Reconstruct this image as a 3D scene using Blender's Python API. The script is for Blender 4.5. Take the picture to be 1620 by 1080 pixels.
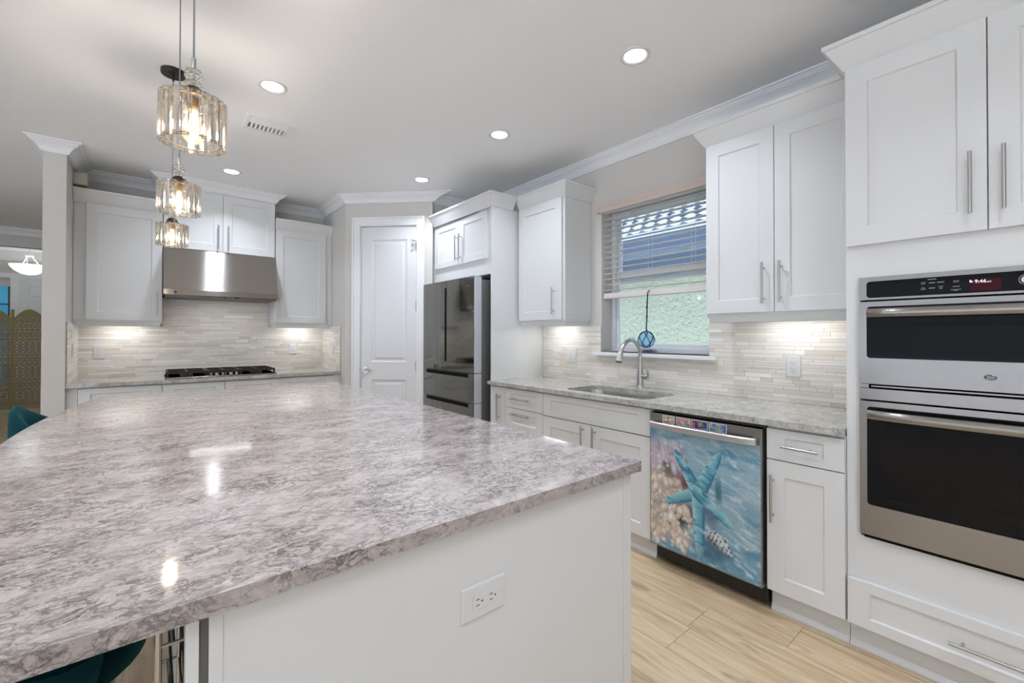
import bpy, bmesh, math, random
import numpy as np
from mathutils import Vector, Matrix
from mathutils.geometry import delaunay_2d_cdt

for o in list(bpy.data.objects):
    bpy.data.objects.remove(o, do_unlink=True)
SC = bpy.context.scene
C = SC.collection
random.seed(7)
R = math.radians
PI = math.pi

# ------------------------------------------------------------------ camera
F_PX, YAW, PITCH, ROLL, CY, CZ = 689.602, 39.4671, 0.4658, 0.0776, 524.431, 1.3004
yw, pt, rl = R(YAW), R(PITCH), R(ROLL)
fw0 = Vector((math.sin(yw), math.cos(yw), 0)); rt = Vector((math.cos(yw), -math.sin(yw), 0)); up0 = Vector((0, 0, 1))
fw = fw0*math.cos(pt) + up0*math.sin(pt); up = up0*math.cos(pt) - fw0*math.sin(pt)
r2 = rt*math.cos(rl) + up*math.sin(rl); u2 = up*math.cos(rl) - rt*math.sin(rl)
cam = bpy.data.cameras.new('camera'); camo = bpy.data.objects.new('camera', cam); C.objects.link(camo)
cam.sensor_width = 36; cam.lens = 36*F_PX/1620; cam.shift_y = -(540-CY)/1620; cam.clip_start = .02; cam.clip_end = 200
M = Matrix((r2, u2, -fw)).transposed().to_4x4(); M.translation = Vector((0, 0, CZ)); camo.matrix_world = M
SC.camera = camo

# ------------------------------------------------------------------ world and light
SC.view_settings.view_transform = 'Standard'
SC.view_settings.look = 'None'
SC.view_settings.gamma = 1
SC.view_settings.use_curve_mapping = False
SC.view_settings.exposure = -0.60
SC.view_settings.use_white_balance = True
SC.view_settings.white_balance_temperature = 5850
SC.view_settings.white_balance_tint = 10
W = bpy.data.worlds.new('sky'); SC.world = W; W.use_nodes = True
bg = W.node_tree.nodes['Background']
bg.inputs[1].default_value = 1.3
_n = W.node_tree.nodes; _l = W.node_tree.links
_tc = _n.new('ShaderNodeTexCoord'); _sx = _n.new('ShaderNodeSeparateXYZ'); _mr = _n.new('ShaderNodeMapRange'); _mx = _n.new('ShaderNodeMix'); _mx.data_type = 'RGBA'
_l.new(_tc.outputs['Generated'], _sx.inputs[0]); _l.new(_sx.outputs[2], _mr.inputs[0]); _mr.inputs[1].default_value = .2; _mr.inputs[2].default_value = .75
_l.new(_mr.outputs[0], _mx.inputs[0]); _mx.inputs[6].default_value = (.92, .95, 1.0, 1); _mx.inputs[7].default_value = (.95, 1.5, 2.5, 1)   # hazy horizon, clear blue overhead
_l.new(_mx.outputs[2], bg.inputs[0])
CAN_W, UNDER_W, BULB_W = 9.0, 1.2, 20.0
sun = bpy.data.lights.new('sun', 'SUN'); sun.energy = 27; sun.angle = R(1.5); sun.color = (.94, .97, 1); suno = bpy.data.objects.new('sun', sun); C.objects.link(suno)
suno.rotation_euler = Vector((.10, .36, -.93)).to_track_quat('-Z', 'Y').to_euler()
WARM = (.95, .97, 1.0)

def area(name, loc, w, size, size_y=None, color=WARM, rot=(0, 0, 0), spread=None):
    l = bpy.data.lights.new(name, 'AREA'); l.energy = w; l.color = color; l.size = size
    l.shape = 'DISK' if size_y is None else 'RECTANGLE'
    if size_y is not None: l.size_y = size_y
    if spread: l.spread = spread
    o = bpy.data.objects.new(name, l); C.objects.link(o); o.location = loc; o.rotation_euler = rot
    return o

# ------------------------------------------------------------------ materials
def srgb(r, g, b):
    f = lambda c: (c/255/12.92) if c/255 <= .04045 else ((c/255+.055)/1.055)**2.4
    return (f(r), f(g), f(b))
MATS = {}
def mat(name, col=(.8, .8, .8), rough=.5, metal=0., spec=.5, emit=None, estr=0., trans=0., ior=1.45, aniso=0., coat=0.):
    m = bpy.data.materials.new(name); m.use_nodes = True
    b = m.node_tree.nodes['Principled BSDF']
    b.inputs['Base Color'].default_value = (*col, 1); b.inputs['Roughness'].default_value = rough
    b.inputs['Metallic'].default_value = metal; b.inputs['Specular IOR Level'].default_value = spec
    b.inputs['IOR'].default_value = ior; b.inputs['Transmission Weight'].default_value = trans
    b.inputs['Coat Weight'].default_value = coat
    if emit: b.inputs['Emission Color'].default_value = (*emit, 1); b.inputs['Emission Strength'].default_value = estr
    if aniso: b.inputs['Anisotropic'].default_value = aniso
    MATS[name] = m
    return m
def N(m, t, **kw):
    n = m.node_tree.nodes.new(t)
    for k, v in kw.items():
        if k.startswith('_'): n.inputs[k[1:].replace('_', ' ')].default_value = v
        else: setattr(n, k, v)
    return n
def L(m, a, b): m.node_tree.links.new(a, b)
def ramp(m, stops):
    n = m.node_tree.nodes.new('ShaderNodeValToRGB'); e = n.color_ramp.elements
    e[0].position, e[0].color = stops[0][0], (*stops[0][1], 1)
    e[1].position, e[1].color = stops[-1][0], (*stops[-1][1], 1)
    for p, c in stops[1:-1]:
        q = e.new(p); q.color = (*c, 1)
    return n
def mix(m, fac, a, b, mode='MIX'):
    n = m.node_tree.nodes.new('ShaderNodeMix'); n.data_type = 'RGBA'; n.blend_type = mode
    for v, i in ((fac, 0), (a, 6), (b, 7)):
        if hasattr(v, 'is_linked'): L(m, v, n.inputs[i])
        elif i == 0: n.inputs[0].default_value = v
        else: n.inputs[i].default_value = (*v, 1)
    return n.outputs[2]
def BS(m): return m.node_tree.nodes['Principled BSDF']
def bump(m, h, strength=.3, dist=.002):
    b = N(m, 'ShaderNodeBump', _Strength=strength, _Distance=dist); L(m, h, b.inputs['Height']); L(m, b.outputs[0], BS(m).inputs['Normal'])
def coords(m, scale=(1, 1, 1), rot=(0, 0, 0), kind='Object'):
    t = N(m, 'ShaderNodeTexCoord'); mp = N(m, 'ShaderNodeMapping'); mp.inputs['Scale'].default_value = scale; mp.inputs['Rotation'].default_value = rot
    L(m, t.outputs[kind], mp.inputs[0]); return mp.outputs[0]
def noise(m, v, scale, detail=4, rough=.55, dist=0.):
    n = N(m, 'ShaderNodeTexNoise', _Scale=scale, _Detail=detail, _Roughness=rough, _Distortion=dist); L(m, v, n.inputs['Vector']); return n
def mathn(m, op, a, b=None, clamp=False):
    n = N(m, 'ShaderNodeMath', operation=op, use_clamp=clamp)
    for i, v in enumerate((a, b)):
        if v is None: continue
        if hasattr(v, 'is_linked'): L(m, v, n.inputs[i])
        else: n.inputs[i].default_value = v
    return n.outputs[0]

def paint(name, col, rough=.6, nscale=180, bs=.04):
    m = mat(name, col, rough); v = coords(m); n = noise(m, v, nscale, 3); bump(m, n.outputs[0], bs, .0006)
    n2 = noise(m, v, 2.2, 2); L(m, mix(m, mathn(m, 'MULTIPLY', n2.outputs[0], .06), col, tuple(c*.9 for c in col)), BS(m).inputs['Base Color'])
    return m
WHITE = paint('white_cabinet_paint', (.73, .73, .72), .34, 260, .02)
TRIMW = paint('white_trim_paint', (.86, .86, .86), .38, 200, .02)
WALLP = paint('greige_wall_paint', srgb(209, 205, 198), .62, 140, .10)
CEILP = paint('ceiling_paint', (.93, .93, .93), .8, 90, .12)
DOORP = paint('white_door_paint', (.80, .80, .81), .36, 260, .02)
DARK = mat('black_gap', (.008, .008, .008), .8, spec=.1)
BLACKP = mat('black_plastic', (.012, .012, .013), .25)
BLACKM = mat('black_iron', (.02, .017, .015), .45)
GLASSK = mat('black_oven_glass', (.006, .006, .007), .06, spec=.22)
CHROME = mat('brushed_nickel', (.56, .55, .53), .26, 1.)
HANDLE = mat('satin_nickel_pull', (.50, .50, .49), .3, 1.)
BRONZE = mat('dark_bronze', (.035, .026, .02), .4, .6)
BRASS = mat('antique_brass', (.32, .24, .12), .3, 1.)
PLASTW = mat('white_plastic', (.72, .72, .71), .35)
PLASTG = mat('grey_slot', (.08, .08, .08), .6)
CORD = mat('grey_cord', (.20, .20, .20), .5)
VINYL = mat('white_vinyl_frame', (.78, .79, .80), .35)
BLIND = mat('blind_slat', (.78, .74, .70), .5)
VALANCE = mat('valance_wood', (.66, .55, .49), .45)
TEAL = mat('teal_velvet', (.001, .026, .034), .85, spec=.2); BS(TEAL).inputs['Sheen Weight'].default_value = .22; BS(TEAL).inputs['Sheen Tint'].default_value = (.1, .6, .65, 1)
EMIT_CAN = mat('downlight_lens', (.9, .9, .9), .5, emit=(1, .97, .93), estr=9)
EMIT_STRIP = mat('strip_lens', (.9, .9, .9), .5, emit=(1, .95, .87), estr=7)
EMIT_BULB = mat('bulb_filament', (1, .8, .5), .5, emit=(1, .74, .42), estr=90)
EMIT_BOWL = mat('frosted_lit_bowl', (.9, .9, .85), .4, emit=(1, .98, .88), estr=1.6)
REDSCR = mat('display_red', (.02, .002, .003), .2, spec=.2, emit=(.30, .03, .04), estr=.14)
DIGIT = mat('display_digits', (.8, .8, .8), .5, emit=(.9, .92, 1), estr=1.0)
LEGEND = mat('panel_legend', (.35, .35, .36), .5)
ROPE = mat('navy_rope', (.006, .012, .045), .8)

def steel(name, col=(.35, .33, .31), rough=.22, aniso=.85, axis='X', dark=.86):
    m = mat(name, col, rough, 1., aniso=aniso)
    v = coords(m, (2, 2, 260) if axis in 'XY' else (260, 260, 2)); n = noise(m, v, 3, 2)
    L(m, mix(m, n.outputs[0], col, tuple(c*dark for c in col)), BS(m).inputs['Base Color'])
    t = N(m, 'ShaderNodeCombineXYZ', _Z=1.0); L(m, t.outputs[0], BS(m).inputs['Tangent'])
    return m
STEEL = steel('brushed_stainless_steel')
STEELH = steel('brushed_stainless_hood', (.46, .43, .40), .23, .97)
STEELS = mat('satin_steel_bowl', (.50, .50, .50), .30, 1.)
FRDOOR = mat('dark_mirror_steel', (.25, .245, .23), .07, 1.)
FRSIDE = mat('pale_grey_door_edge', (.60, .61, .66), .35, .2)
FRBODY = mat('grey_fridge_case', (.22, .22, .21), .4, .5)

def glassmat(name, tint, fac, ior=1.45, rough=0.):
    m = bpy.data.materials.new(name); m.use_nodes = True; nt = m.node_tree
    for n in list(nt.nodes):
        if n.type == 'BSDF_PRINCIPLED': nt.nodes.remove(n)
    out = [n for n in nt.nodes if n.type == 'OUTPUT_MATERIAL'][0]
    tr = N(m, 'ShaderNodeBsdfTransparent'); tr.inputs[0].default_value = (*tint, 1)
    g = N(m, 'ShaderNodeBsdfGlass', _IOR=ior, _Roughness=rough); g.inputs[0].default_value = (*tint, 1)
    mx = N(m, 'ShaderNodeMixShader'); mx.inputs[0].default_value = fac
    L(m, tr.outputs[0], mx.inputs[1]); L(m, g.outputs[0], mx.inputs[2]); L(m, mx.outputs[0], out.inputs[0]); return m
CRYSTAL = glassmat('clear_crystal', (1, .985, .96), .72, 1.42)
BALLGL = glassmat('blue_float_glass', (.66, .82, 1.0), .12, 1.2)
CLEARGL = glassmat('clear_cut_glass', (.94, .97, 1.0), .35, 1.4)
def panemat():
    m = bpy.data.materials.new('window_glass'); m.use_nodes = True; nt = m.node_tree
    nt.nodes.remove(nt.nodes['Principled BSDF']); out = [n for n in nt.nodes if n.type == 'OUTPUT_MATERIAL'][0]
    tr = N(m, 'ShaderNodeBsdfTransparent'); tr.inputs[0].default_value = (.95, .98, 1, 1)
    g = N(m, 'ShaderNodeBsdfGlossy', _Roughness=.02); fr = N(m, 'ShaderNodeFresnel', _IOR=1.45)
    mx = N(m, 'ShaderNodeMixShader'); L(m, fr.outputs[0], mx.inputs[0]); L(m, tr.outputs[0], mx.inputs[1]); L(m, g.outputs[0], mx.inputs[2]); L(m, mx.outputs[0], out.inputs[0]); return m
PANE = panemat()

def quartz(name, light, mid, vein, dens=1., rough=.09, s=1.):
    m = mat(name, light, rough, spec=.5)
    v = coords(m, (s, s*1.7, s*1.3), (0, 0, R(28)))
    w = noise(m, v, 5.5, 4, .6)
    vm = N(m, 'ShaderNodeVectorMath', operation='MULTIPLY_ADD'); L(m, w.outputs['Color'], vm.inputs[0]); vm.inputs[1].default_value = (.16, .16, .16); L(m, v, vm.inputs[2])
    vv = vm.outputs[0]
    def ridge(scale, width, det=5):
        n = noise(m, vv, scale, det, .62, .5)
        a = mathn(m, 'ABSOLUTE', mathn(m, 'SUBTRACT', n.outputs[0], .5))
        return mathn(m, 'SUBTRACT', 1., mathn(m, 'DIVIDE', a, width), True)
    r1 = ridge(17, .055); r2_ = ridge(40, .075, 4); 
    d = noise(m, v, 4.5, 3, .6); dm = N(m, 'ShaderNodeMapRange', _From_Min=.33, _From_Max=.62); L(m, d.outputs[0], dm.inputs[0])
    big = noise(m, vv, 9, 5, .65)
    bm = N(m, 'ShaderNodeMapRange', _From_Min=.40, _From_Max=.62); L(m, big.outputs[0], bm.inputs[0])
    c0 = mix(m, mathn(m, 'MULTIPLY', bm.outputs[0], .75), light, mid)
    c1 = mix(m, mathn(m, 'MULTIPLY', mathn(m, 'MULTIPLY', r1, .9*dens), mathn(m, 'ADD', mathn(m, 'MULTIPLY', dm.outputs[0], .75), .25)), c0, vein)
    c2 = mix(m, mathn(m, 'MULTIPLY', mathn(m, 'MULTIPLY', r2_, .55*dens), dm.outputs[0]), c1, vein)
    L(m, c2, BS(m).inputs['Base Color']); return m
QUARTZ = quartz('pinkish_grey_quartz', (.52, .465, .447), (.355, .318, .303), (.07, .057, .054), 1., .09, 1.35)
QUARTZ2 = quartz('beige_grey_quartz', (.60, .58, .53), (.42, .41, .37), (.12, .115, .10), .8, .10, 1.5)

def tilemat():
    m = mat('stone_mosaic', (.7, .66, .6), .38)
    a = N(m, 'ShaderNodeAttribute', attribute_name='tint')
    v = coords(m, (1, 1, 6)); n = noise(m, v, 14, 5, .6)
    c = mix(m, mathn(m, 'MULTIPLY', n.outputs[0], .20), a.outputs['Color'], (.56, .51, .44)); L(m, c, BS(m).inputs['Base Color'])
    n2 = noise(m, coords(m), 120, 3); bump(m, n2.outputs[0], .15, .001); return m
TILE = tilemat()
GROUT = mat('grout', (.42, .39, .345), .9)
def floormat():
    m = mat('light_oak_plank', (.5, .4, .3), .38)
    a = N(m, 'ShaderNodeAttribute', attribute_name='tint')
    t = N(m, 'ShaderNodeTexCoord'); vm = N(m, 'ShaderNodeVectorMath', operation='MULTIPLY_ADD'); L(m, a.outputs['Color'], vm.inputs[0]); vm.inputs[1].default_value = (37, 53, 11); L(m, t.outputs['Object'], vm.inputs[2])
    mp = N(m, 'ShaderNodeMapping'); mp.inputs['Scale'].default_value = (13, 1.1, 1); L(m, vm.outputs[0], mp.inputs[0])
    g = noise(m, mp.outputs[0], 2.2, 6, .62, .9)
    cr = ramp(m, [(.24, (.24, .155, .08)), (.40, (.50, .365, .215)), (.55, (.62, .475, .295)), (.80, (.74, .60, .40))]); L(m, g.outputs[0], cr.inputs[0])
    mp2 = N(m, 'ShaderNodeMapping'); mp2.inputs['Scale'].default_value = (60, 2.0, 1); L(m, vm.outputs[0], mp2.inputs[0])
    f = noise(m, mp2.outputs[0], 3, 3)
    c = mix(m, .35, cr.outputs[0], f.outputs[0], 'OVERLAY')
    mp3 = N(m, 'ShaderNodeMapping'); mp3.inputs['Scale'].default_value = (7, 2.2, 1); L(m, vm.outputs[0], mp3.inputs[0])
    k = noise(m, mp3.outputs[0], 1.6, 3, .5); km = N(m, 'ShaderNodeMapRange', _From_Min=.66, _From_Max=.76); L(m, k.outputs[0], km.inputs[0])
    c = mix(m, mathn(m, 'MULTIPLY', km.outputs[0], .6), c, (.10, .06, .035))
    sp = N(m, 'ShaderNodeSeparateColor'); L(m, a.outputs['Color'], sp.inputs[0])
    c = mix(m, mathn(m, 'MULTIPLY', sp.outputs[0], .35), c, (.62, .50, .35))
    L(m, c, BS(m).inputs['Base Color']); bump(m, g.outputs[0], .08, .001); return m
FLOORM = floormat()
def attrmat(name, rough=.3):
    m = mat(name, (.5, .5, .5), rough); a = N(m, 'ShaderNodeAttribute', attribute_name='tint'); L(m, a.outputs['Color'], BS(m).inputs['Base Color']); return m
PRINT = attrmat('printed_picture', .28)
def stucco():
    m = mat('pale_green_stucco', (.80, .80, .56), .9); v = coords(m); n = noise(m, v, 16, 5, .6); bump(m, n.outputs[0], 1., .14); return m
STUCCO = stucco()
ROOFT = mat('grey_roof_tile', (.17, .19, .23), .75)
FASCIA = mat('blue_grey_fascia', (.15, .20, .28), .6)
GUTTER = mat('white_gutter', (.82, .84, .86), .4)
SCREENW = paint('olive_washed_wood', (.44, .36, .16), .7, 60, .3)
SCREENG = paint('grey_washed_wood', (.46, .42, .29), .7, 60, .3)
GROUND = paint('pale_bounce_ground', (.62, .61, .58), .9)  # unseen ground, made pale to bounce daylight up to the ceiling

# ------------------------------------------------------------------ mesh helpers
class MB:
    def __init__(s): s.v = []; s.f = []; s.mi = []; s.cur = 0; s.tint = {}
    def add(s, vs, fs):
        b = len(s.v); s.v += [tuple(p) for p in vs]
        for f in fs: s.f.append([b+i for i in f]); s.mi.append(s.cur)
        return b
    def box(s, x0, x1, y0, y1, z0, z1):
        s.add([(x0,y0,z0),(x1,y0,z0),(x1,y1,z0),(x0,y1,z0),(x0,y0,z1),(x1,y0,z1),(x1,y1,z1),(x0,y1,z1)],
              [(0,3,2,1),(4,5,6,7),(0,1,5,4),(1,2,6,5),(2,3,7,6),(3,0,4,7)]); return s
    def quad(s, a, b, c, d): s.add([a, b, c, d], [(0,1,2,3)]); return s
    def tube(s, path, r, n=10, cap=True, closed=False):
        P = [Vector(p) for p in path]; k = len(P); rr = r if hasattr(r, '__len__') else [r]*k
        ring = []; prev = None
        for i in range(k):
            if closed: t = (P[(i+1) % k]-P[i-1]).normalized()
            else: t = (P[min(i+1, k-1)]-P[max(i-1, 0)]).normalized()
            if prev is None:
                a = Vector((0, 0, 1)) if abs(t.z) < .9 else Vector((1, 0, 0)); nrm = t.cross(a).normalized()
            else:
                nrm = prev - t*prev.dot(t); nrm = nrm.normalized() if nrm.length > 1e-6 else t.orthogonal().normalized()
            prev = nrm; bn = t.cross(nrm)
            ring.append([P[i]+(nrm*math.cos(2*PI*j/n)+bn*math.sin(2*PI*j/n))*rr[i] for j in range(n)])
        vs = [p for q in ring for p in q]; fs = []
        m = k if closed else k-1
        for i in range(m):
            i2 = (i+1) % k
            for j in range(n): fs.append((i*n+j, i*n+(j+1) % n, i2*n+(j+1) % n, i2*n+j))
        if cap and not closed: fs += [tuple(range(n))[::-1], tuple((k-1)*n+j for j in range(n))]
        s.add(vs, fs); return s
    def cyl(s, a, b, r, n=16): return s.tube([a, b], r, n)
    def lathe(s, prof, n=28, o=(0, 0, 0), sx=1., sy=1.):
        vs = []; fs = []; k = len(prof)
        for r, z in prof:
            for j in range(n): vs.append((o[0]+sx*r*math.cos(2*PI*j/n), o[1]+sy*r*math.sin(2*PI*j/n), o[2]+z))
        for i in range(k-1):
            for j in range(n): fs.append((i*n+j, i*n+(j+1) % n, (i+1)*n+(j+1) % n, (i+1)*n+j))
        if prof[0][0] > 1e-5: fs.append(tuple(range(n))[::-1])
        if prof[-1][0] > 1e-5: fs.append(tuple((k-1)*n+j for j in range(n)))
        s.add(vs, fs); return s
    def prism(s, poly, axis, a, b):
        k = len(poly)
        def p(q, h): return {'z': (q[0], q[1], h), 'y': (q[0], h, q[1]), 'x': (h, q[0], q[1])}[axis]
        s.add([p(q, a) for q in poly]+[p(q, b) for q in poly], [tuple(range(k))[::-1], tuple(range(k, 2*k))]+[(i, (i+1) % k, k+(i+1) % k, k+i) for i in range(k)]); return s
    def slab(s, outer, holes, z0, z1):
        pts = [Vector(p) for p in outer]; edges = [(i, (i+1) % len(outer)) for i in range(len(outer))]
        for h in holes:
            b = len(pts); pts += [Vector(p) for p in h]; edges += [(b+i, b+(i+1) % len(h)) for i in range(len(h))]
        vo, _, fo, *_r = delaunay_2d_cdt(pts, edges, [], 1, 1e-6)
        def inside(p, poly):
            c = False; j = len(poly)-1
            for i in range(len(poly)):
                if (poly[i][1] > p[1]) != (poly[j][1] > p[1]) and p[0] < (poly[j][0]-poly[i][0])*(p[1]-poly[i][1])/(poly[j][1]-poly[i][1])+poly[i][0]: c = not c
                j = i
            return c
        fs = []
        for f in fo:
            cc = sum((vo[i] for i in f), Vector((0, 0)))/len(f)
            if inside(cc, outer) and not any(inside(cc, h) for h in holes): fs.append(list(f))
        s.add([(p.x, p.y, z1) for p in vo], fs); s.add([(p.x, p.y, z0) for p in vo], [f[::-1] for f in fs])
        for lp in [outer]+list(holes):
            k = len(lp); s.add([(p[0], p[1], z0) for p in lp]+[(p[0], p[1], z1) for p in lp], [(i, (i+1) % k, k+(i+1) % k, k+i) for i in range(k)])
        return s
    def sweep(s, prof, path, sgn=1, closed=False):
        k = len(path); P = [Vector(p) for p in path]; n = len(prof); vs = []
        for i in range(k):
            def nr(a, b): d = (b-a).normalized(); return Vector((d.y, -d.x))*sgn
            if closed or 0 < i < k-1:
                n1 = nr(P[i-1], P[i]); n2 = nr(P[i], P[(i+1) % k]); mm = (n1+n2); mm = mm/(mm.dot(n1) if abs(mm.dot(n1)) > 1e-4 else 1)
            else: mm = nr(P[0], P[1]) if i == 0 else nr(P[-2], P[-1])
            for o, z in prof: vs.append((P[i].x+mm.x*o, P[i].y+mm.y*o, z))
        fs = []
        for i in range(k if closed else k-1):
            for j in range(n):
                a = i*n; b = ((i+1) % k)*n; fs.append((a+j, a+(j+1) % n, b+(j+1) % n, b+j))
        if not closed: fs += [tuple(range(n))[::-1], tuple((k-1)*n+j for j in range(n))]
        s.add(vs, fs); return s
    def shaker(s, x0, x1, z0, z1, yf=-.02, th=.02, rx=.072, rz=.07, dep=.009, step=.004):
        a = [(x0,z0),(x1,z0),(x1,z1),(x0,z1)]; b = [(x0+rx,z0+rz),(x1-rx,z0+rz),(x1-rx,z1-rz),(x0+rx,z1-rz)]
        e = step; c = [(x0+rx+e,z0+rz+e),(x1-rx-e,z0+rz+e),(x1-rx-e,z1-rz-e),(x0+rx+e,z1-rz-e)]
        vs = [(p[0], yf, p[1]) for p in a]+[(p[0], yf, p[1]) for p in b]+[(p[0], yf+dep, p[1]) for p in c]+[(p[0], yf+th, p[1]) for p in a]
        fs = [(i, (i+1) % 4, 4+(i+1) % 4, 4+i) for i in range(4)]+[(4+i, 4+(i+1) % 4, 8+(i+1) % 4, 8+i) for i in range(4)]+[(8,9,10,11)]
        fs += [(12+i, 12+(i+1) % 4, (i+1) % 4, i) for i in range(4)]+[(15,14,13,12)]
        s.add(vs, fs); return s
    def mesh(s, name, mats):
        me = bpy.data.meshes.new(name); me.from_pydata(s.v, [], s.f)
        for m in (mats if isinstance(mats, (list, tuple)) else [mats]): me.materials.append(m)
        me.polygons.foreach_set('material_index', s.mi)
        bm = bmesh.new(); bm.from_mesh(me); bmesh.ops.recalc_face_normals(bm, faces=bm.faces); bm.to_mesh(me); bm.free()
        me.update(); return me
    def build(s, name, mats, parent=None, bevel=0., smooth=False, loc=(0, 0, 0), rot=(0, 0, 0), label=None, seg=2):
        me = s.mesh(name, mats); o = bpy.data.objects.new(name, me); C.objects.link(o)
        o.location = loc; o.rotation_euler = rot
        if parent is not None: o.parent = parent
        if smooth:
            for p in me.polygons: p.use_smooth = True
            if hasattr(me, 'set_sharp_from_angle'): me.set_sharp_from_angle(angle=R(42))
        if bevel:
            b = o.modifiers.new('bevel', 'BEVEL'); b.width = bevel; b.segments = seg; b.limit_method = 'ANGLE'; b.angle_limit = R(40); b.harden_normals = False
        if label: o['label'] = label
        return o
def thing(name, label, cat, loc=(0, 0, 0), rz=0., group=None):
    o = bpy.data.objects.new(name, None); C.objects.link(o); o.empty_display_size = .1
    o.location = loc; o.rotation_euler = (0, 0, rz); return tag(o, label, cat, group)
def tag(o, label, cat, group=None):
    o['label'] = label; o['category'] = cat
    if group: o['group'] = group
    return o
def struct(o, label=None):
    o['kind'] = 'structure'
    if label: o['label'] = label
    return o
def dup(root, loc, rz=None, label=None):
    def cp(o, par):
        c = o.copy(); C.objects.link(c)
        if par is not None: c.parent = par; c.matrix_parent_inverse = o.matrix_parent_inverse.copy()
        for ch in list(o.children): cp(ch, c)
        return c
    r = cp(root, None); r.location = loc
    if rz is not None: r.rotation_euler = (0, 0, rz)
    if label: r['label'] = label
    return r
def settint(o, cols):
    me = o.data; a = me.color_attributes.new('tint', 'FLOAT_COLOR', 'CORNER')
    arr = np.empty((len(me.loops), 4), dtype=np.float32)
    li = np.empty(len(me.polygons), dtype=np.int32); me.polygons.foreach_get('loop_start', li); lt = np.empty(len(me.polygons), dtype=np.int32); me.polygons.foreach_get('loop_total', lt)
    for c, a0, n in zip(cols, li, lt): arr[a0:a0+n] = (*c, 1)
    a.data.foreach_set('color', arr.ravel())
def text_mesh(txt, size):
    cu = bpy.data.curves.new('lettering', 'FONT'); cu.body = txt; cu.size = size; cu.extrude = size*.01; cu.align_x = 'CENTER'; cu.align_y = 'CENTER'
    o = bpy.data.objects.new('lettering', cu); C.objects.link(o); dg = bpy.context.evaluated_depsgraph_get(); dg.update()
    me = bpy.data.meshes.new_from_object(o.evaluated_get(dg)); bpy.data.objects.remove(o, do_unlink=True); me.materials.clear(); return me
def rrect(x0, x1, y0, y1, r, n=6):
    out = []
    for cx, cy, a in ((x1-r, y1-r, 0), (x0+r, y1-r, 90), (x0+r, y0+r, 180), (x1-r, y0+r, 270)):
        for i in range(n+1):
            t = R(a+90*i/n); out.append((cx+r*math.cos(t), cy+r*math.sin(t)))
    return out

# ------------------------------------------------------------------ room numbers (metres)
XR, YB = 2.85, 5.43                    # right wall, back wall
CEIL = 2.765
AX, AY = 1.56, 4.655                   # corner where the pantry wall turns
BX, BY = 2.222, 3.993
SXL, SXR, SY0 = -.645, -.52, 4.75      # wall stub at the end of the hob counter
XF = 2.2245                            # base door faces on the right
XU = 2.52                              # upper door faces on the right
RZ = -PI/2                             # cabinets on the right wall face -X

# ------------------------------------------------------------------ floor
b = MB(); cols = []
b.cur = 1; b.box(-5.6, 3.1, -3.5, 13.3, -.06, -.0035); cols += [(.5, .5, .5)]*6
b.cur = 0
x = 2.052 + .197*4; rng = random.Random(3); off = {0: .0}
i = 0
while x > -5.6:
    xl = x-.197
    st = {3: .682-1.22, 4: 1.014-1.22}.get(i, rng.uniform(-1.2, 0))
    y = -3.5 + ((st+3.5) % 1.22) - 1.22
    while y < 13.3:
        y0, y1 = max(y, -3.5), min(y+1.22, 13.3)
        if y1-y0 > .02:
            b.box(xl+.0009, x-.0009, y0+.0009, y1-.0009, -.0035, 0); c = (rng.random(), rng.random(), rng.random()); cols += [c]*6
        y += 1.22
    x = xl; i += 1
fl = struct(b.build('floor', [FLOORM, DARK]), 'light oak plank floor'); settint(fl, cols)
struct(MB().box(-30, 30, -30, 40, -.4, -.3).build('ground', GROUND), 'ground outside the house')

# ------------------------------------------------------------------ walls and ceiling
WY0, WY1, WZ0, WZ1 = 1.40, 2.30, 1.165, 2.335
b = MB()
for y0, y1, z0, z1 in ((-3.5, WY0, 0, CEIL+.1), (WY1, 6.0, 0, CEIL+.1), (WY0, WY1, 0, WZ0), (WY0, WY1, WZ1, CEIL+.1)): b.box(XR, XR+.24, y0, y1, z0, z1)
struct(b.build('wall_right', WALLP), 'greige wall behind the sink counter')
struct(MB().box(SXR, XR, YB, YB+.12, 0, CEIL+.1).build('wall_back', WALLP), 'greige wall behind the cooktop')
struct(MB().box(SXL, SXR, SY0, 9.0, 0, CEIL+.1).build('wall_stub', WALLP), 'greige wall end beside the cooktop counter')
b = MB(); b.box(AX, AX+.1, AY, YB, 0, CEIL+.1)
struct(b.build('wall_pantry_side', WALLP), 'greige pantry side wall')
def diag(s, d=0.): return (AX + s*.70711 + d*.70711, AY - s*.70711 + d*.70711)
SB = math.hypot(BX-AX, BY-AY)
b = MB()
for s0, s1, z0, z1 in ((0, .15, 0, CEIL+.1), (.79, SB, 0, CEIL+.1), (.15, .79, 2.455, CEIL+.1)): b.box(s0, s1, 0, .1, z0, z1)
struct(b.build('wall_pantry', WALLP, loc=(AX, AY, 0), rot=(0, 0, -PI/4)), 'angled greige wall around the pantry door')
struct(MB().box(BX, XR, BY+.045, BY+.145, 0, CEIL+.1).build('wall_pantry_return', WALLP), 'greige wall beside the refrigerator')
struct(MB().box(-5.6, 3.1, -3.5, 9.1, CEIL, CEIL+.12).build('ceiling', CEILP), 'white kitchen ceiling')
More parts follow.
